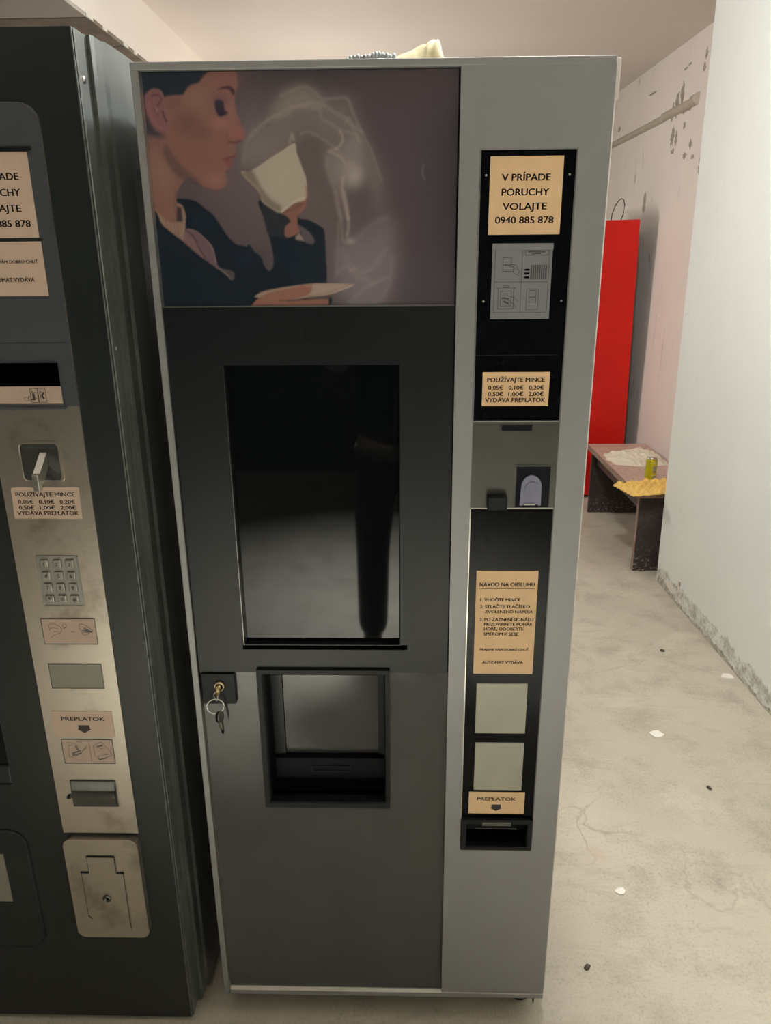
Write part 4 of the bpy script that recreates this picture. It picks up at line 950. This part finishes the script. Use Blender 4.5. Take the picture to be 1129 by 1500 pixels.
# ------------------------------------------------------------------ litter on the floor
def scrap(x, y, r, lab, seed):
    g = random.Random(seed); bb = MB(); n = 7
    T = [bb.bm.verts.new((x+r*(.6+.5*g.random())*math.cos(2*math.pi*k/n), y+r*(.5+.4*g.random())*math.sin(2*math.pi*k/n), .0012+.006*g.random())) for k in range(n)]
    B_ = [bb.bm.verts.new((v.co.x, v.co.y, 0.0002)) for v in T]
    bb.face(T); bb.face(B_[::-1])
    for k in range(n): bb.face([T[k], T[(k+1) % n], B_[(k+1) % n], B_[k]])
    tag(obj('paper_scrap', bb, 'paper', None, False, (x, y, 0)), lab, 'paper scrap', 'paper scraps on the floor')
scrap(1.625, 1.39, .030, 'white paper scrap lying against the foot of the white wall', 1)
scrap(1.234, 1.015, .026, 'white paper scrap in the middle of the concrete floor', 2)
scrap(.929, .342, .015, 'small white paper scrap nearest the silver machine', 5)
def pebble(x, y, r, lab, seed):
    g = random.Random(seed); bb = MB(); bb.sphere((0, 0, 0), (r, r*.7, r*.5), 10, 7)
    for v in bb.bm.verts: v.co *= .8+.4*g.random()
    bb.xf(Matrix.Translation((x, y, r*.42)) @ Matrix.Rotation(g.random()*3, 4, 'Z'))
    tag(obj('grit', bb, 'pebble', None, True, (x, y, 0)), lab, 'grit', 'dark grit on the floor')
pebble(1.306, .742, .0085, 'dark speck of grit alone on the open floor at right', 1)
pebble(.796, .125, .0085, 'dark speck of grit beside the foot of the silver machine', 2)
pebble(1.441, 1.588, .010, 'dark speck of grit nearest the far end of the white wall', 3)

# ------------------------------------------------------------------ the photographer (seen only as a reflection in the dark window)
def skin_mesh(name, V, E, R_, mt, parent, sub=2, root=0):
    me = bpy.data.meshes.new(name); me.from_pydata(V, E, []); o = bpy.data.objects.new(name, me); COL.objects.link(o)
    sk = o.modifiers.new('skin', 'SKIN'); sk.use_smooth_shade = True; ss = o.modifiers.new('sub', 'SUBSURF'); ss.levels = sub; ss.render_levels = sub
    for d, r in zip(me.skin_vertices[0].data, R_): d.radius = r if isinstance(r, tuple) else (r, r)
    me.skin_vertices[0].data[root].use_root = True
    dg = bpy.context.evaluated_depsgraph_get(); m2 = bpy.data.meshes.new_from_object(o.evaluated_get(dg))
    bpy.data.objects.remove(o); bm = bmesh.new(); bm.from_mesh(m2); bpy.data.meshes.remove(m2)
    return obj(name, bm, mt, parent, True)
M['skin'] = mat('skin', (.55, .36, .27), .5, 0, .05, 30); M['hair'] = mat('dark_hair', (.03, .022, .016), .6)
M['jacket'] = mat('navy_jacket', (.018, .022, .034), .6, 0, .2, 20); M['trousers'] = mat('dark_trousers', (.018, .019, .019), .75, 0, .2, 20)
M['hem'] = mat('grey_green_hem', (.16, .165, .13), .8)
PX0, PY0 = .365, -1.50
pe = thing('person', (PX0, PY0, 0), 'person in a dark jacket and trousers holding up a phone to take the picture', 'person')
def J(dx, dy, z): return (PX0+dx, PY0+dy, z)
V = [J(0, 0, .95), J(0, .01, 1.10), J(0, .0, 1.28), J(0, -.01, 1.43), J(0, .0, 1.52), J(0, .025, 1.60), J(0, .03, 1.68), J(0, .02, 1.745)]
E_ = [(i, i+1) for i in range(7)]; R_ = [(.15, .10), (.13, .095), (.15, .105), (.12, .09), .055, (.065, .075), (.076, .092), (.055, .065)]
def chain(pts, rad, start):
    k = start
    for p, r in zip(pts, rad):
        V.append(p); R_.append(r); E_.append((k, len(V)-1)); k = len(V)-1
for s in (-1, 1):
    chain([J(.17*s, -.01, 1.43), J(.235*s, .06, 1.18), J(.085*s, .255, 1.40), J(.052*s, .285, 1.445)], [.058, .043, .030, (.030, .020)], 3)
    chain([J(.095*s, 0, .90), J(.105*s, .015, .50), J(.11*s, -.02, .10), J(.115*s, .0, .045), J(.12*s, .13, .035)], [.085, .058, .042, .040, .030], 0)
body = skin_mesh('body', V, E_, R_, 'skin', pe)
for s in (-1, 1):      # four fingers behind the phone's edge and a thumb on its back
    for k in range(4):
        z = 1.485-.021*k; r_ = .0078-.0006*abs(k-1)
        P = [(PX0+.050*s, PY0+.287, z-.012), (PX0+.047*s, PY0+.305, z), (PX0+.043*s, PY0+.329, z+.001), (PX0+.030*s, PY0+.3325, z+.001)]
        skin_mesh('finger', P, [(0, 1), (1, 2), (2, 3)], [r_*1.1, r_, r_*.85, r_*.6], 'skin', body, 1)
    P = [(PX0+.048*s, PY0+.285, 1.45), (PX0+.034*s, PY0+.300, 1.475), (PX0+.020*s, PY0+.309, 1.492)]
    skin_mesh('thumb', P, [(0, 1), (1, 2)], [.0105, .0092, .007], 'skin', body, 1)
# jacket with sleeves, hem and zip; trousers; shoes; hair; face
V = [J(0, 0, .88), J(0, 0, .98), J(0, .01, 1.12), J(0, 0, 1.28), J(0, -.01, 1.42), J(0, -.005, 1.485)]; E_ = [(i, i+1) for i in range(5)]
R_ = [(.178, .125), (.182, .128), (.172, .122), (.178, .125), (.14, .105), (.075, .075)]
for s in (-1, 1): chain([J(.175*s, -.01, 1.425), J(.238*s, .06, 1.175), J(.10*s, .235, 1.375)], [.078, .060, .044], 4)
skin_mesh('jacket', V, E_, R_, 'jacket', pe)
obj('shirt_hem', MB().lathe([(.9, .850), (.98, .846), (1.0, .885), (.9, .89)], (0, 0, 0), 'z', 32).xf(Matrix.Translation((PX0, PY0, 0)) @ Matrix.Diagonal((.168, .118, 1, 1))), 'hem', pe, True)
obj('zip', MB().tube([(PX0-.018, PY0+.130, .862), (PX0-.018, PY0+.137, 1.0), (PX0-.017, PY0+.128, 1.12)], .0035, 6), 'steel', pe)
V = [J(0, 0, .93), J(0, 0, .86)]; E_ = [(0, 1)]; R_ = [(.155, .112), (.15, .11)]
for s in (-1, 1): chain([J(.092*s, .0, .78), J(.105*s, .015, .50), J(.11*s, -.015, .09)], [.093, .070, .062], 1)
skin_mesh('trousers', V, E_, R_, 'trousers', pe)
for s in (-1, 1):
    skin_mesh('shoe', [J(.115*s, -.05, .045), J(.117*s, .04, .05), J(.122*s, .15, .036)], [(0, 1), (1, 2)], [.043, .046, .036], 'rubber', pe)
skin_mesh('hair', [J(0, -.02, 1.70), J(0, .0, 1.755), J(0, -.045, 1.64)], [(0, 1), (0, 2)], [(.084, .092), (.06, .07), (.06, .05)], 'hair', pe)
for s in (-1, 1):
    obj('eye', MB().sphere(J(.031*s, .112, 1.672), .011, 12, 8), 'can_white', pe, True)
    obj('ear', MB().sphere(J(.079*s, .02, 1.655), (.010, .022, .032), 12, 8), 'skin', pe, True)
obj('nose', MB().prism([(PY0+.105, 1.675), (PY0+.135, 1.632), (PY0+.10, 1.628)], 'x', PX0-.012, PX0+.012), 'skin', pe)
obj('mouth', MB().sphere(J(0, .098, 1.603), (.024, .010, .006), 12, 6), 'red_dark', pe, True)
ph = thing('phone', (PX0, PY0+.318, 1.40), 'black phone held up by the person taking the picture', 'phone')
obj('phone_body', MB().box(PX0-.037, PX0+.037, PY0+.314, PY0+.3225, 1.395, 1.553, .004), 'gloss_black', ph)
obj('camera_bar', MB().box(PX0-.034, PX0+.034, PY0+.3225, PY0+.3245, 1.505, 1.535, .001), 'plastic_black', ph)

# ------------------------------------------------------------------ lamps
cl_ = thing('ceiling_lamp', (LAMP_POS[0], LAMP_POS[1], CZ), 'round globe lamp on the ceiling above the silver machine', 'lamp')
obj('base', MB().lathe([(.05, 0), (.05, -.03), (.03, -.05), (.02, -.10)], (LAMP_POS[0], LAMP_POS[1], CZ), 'z', 24), 'can_white', cl_)
obj('globe', MB().sphere(LAMP_POS, LAMP_R), 'globe', cl_, True)
LX, LY, LZ = -.1, 3.6, 1.55
wl = thing('fill_lamp', (LX, LY, 0), 'unseen globe lamp added behind the machines to brighten ceiling and wall', 'lamp')
obj('base', MB().lathe([(.16, 0), (.16, .02), (.03, .035), (.012, .05)], (LX, LY, 0), 'z', 28), 'plastic_black', wl)
obj('pole', MB().lathe([(.011, .04), (.011, LZ-.13), (.05, LZ-.125), (.05, LZ-.10)], (LX, LY, 0), 'z', 16), 'plastic_black', wl)
obj('globe', MB().sphere((LX, LY, LZ), .14), 'globe_side', wl, True)
obj_d = thing('fill_light', (.25, -2.0, CZ), 'unseen downlight in the ceiling behind the camera', 'lamp')
obj('trim_ring', MB().lathe([(.115, 0), (.135, -.004), (.14, 0)], (.25, -2.0, CZ-.001), 'z', 32, False), 'can_white', obj_d)
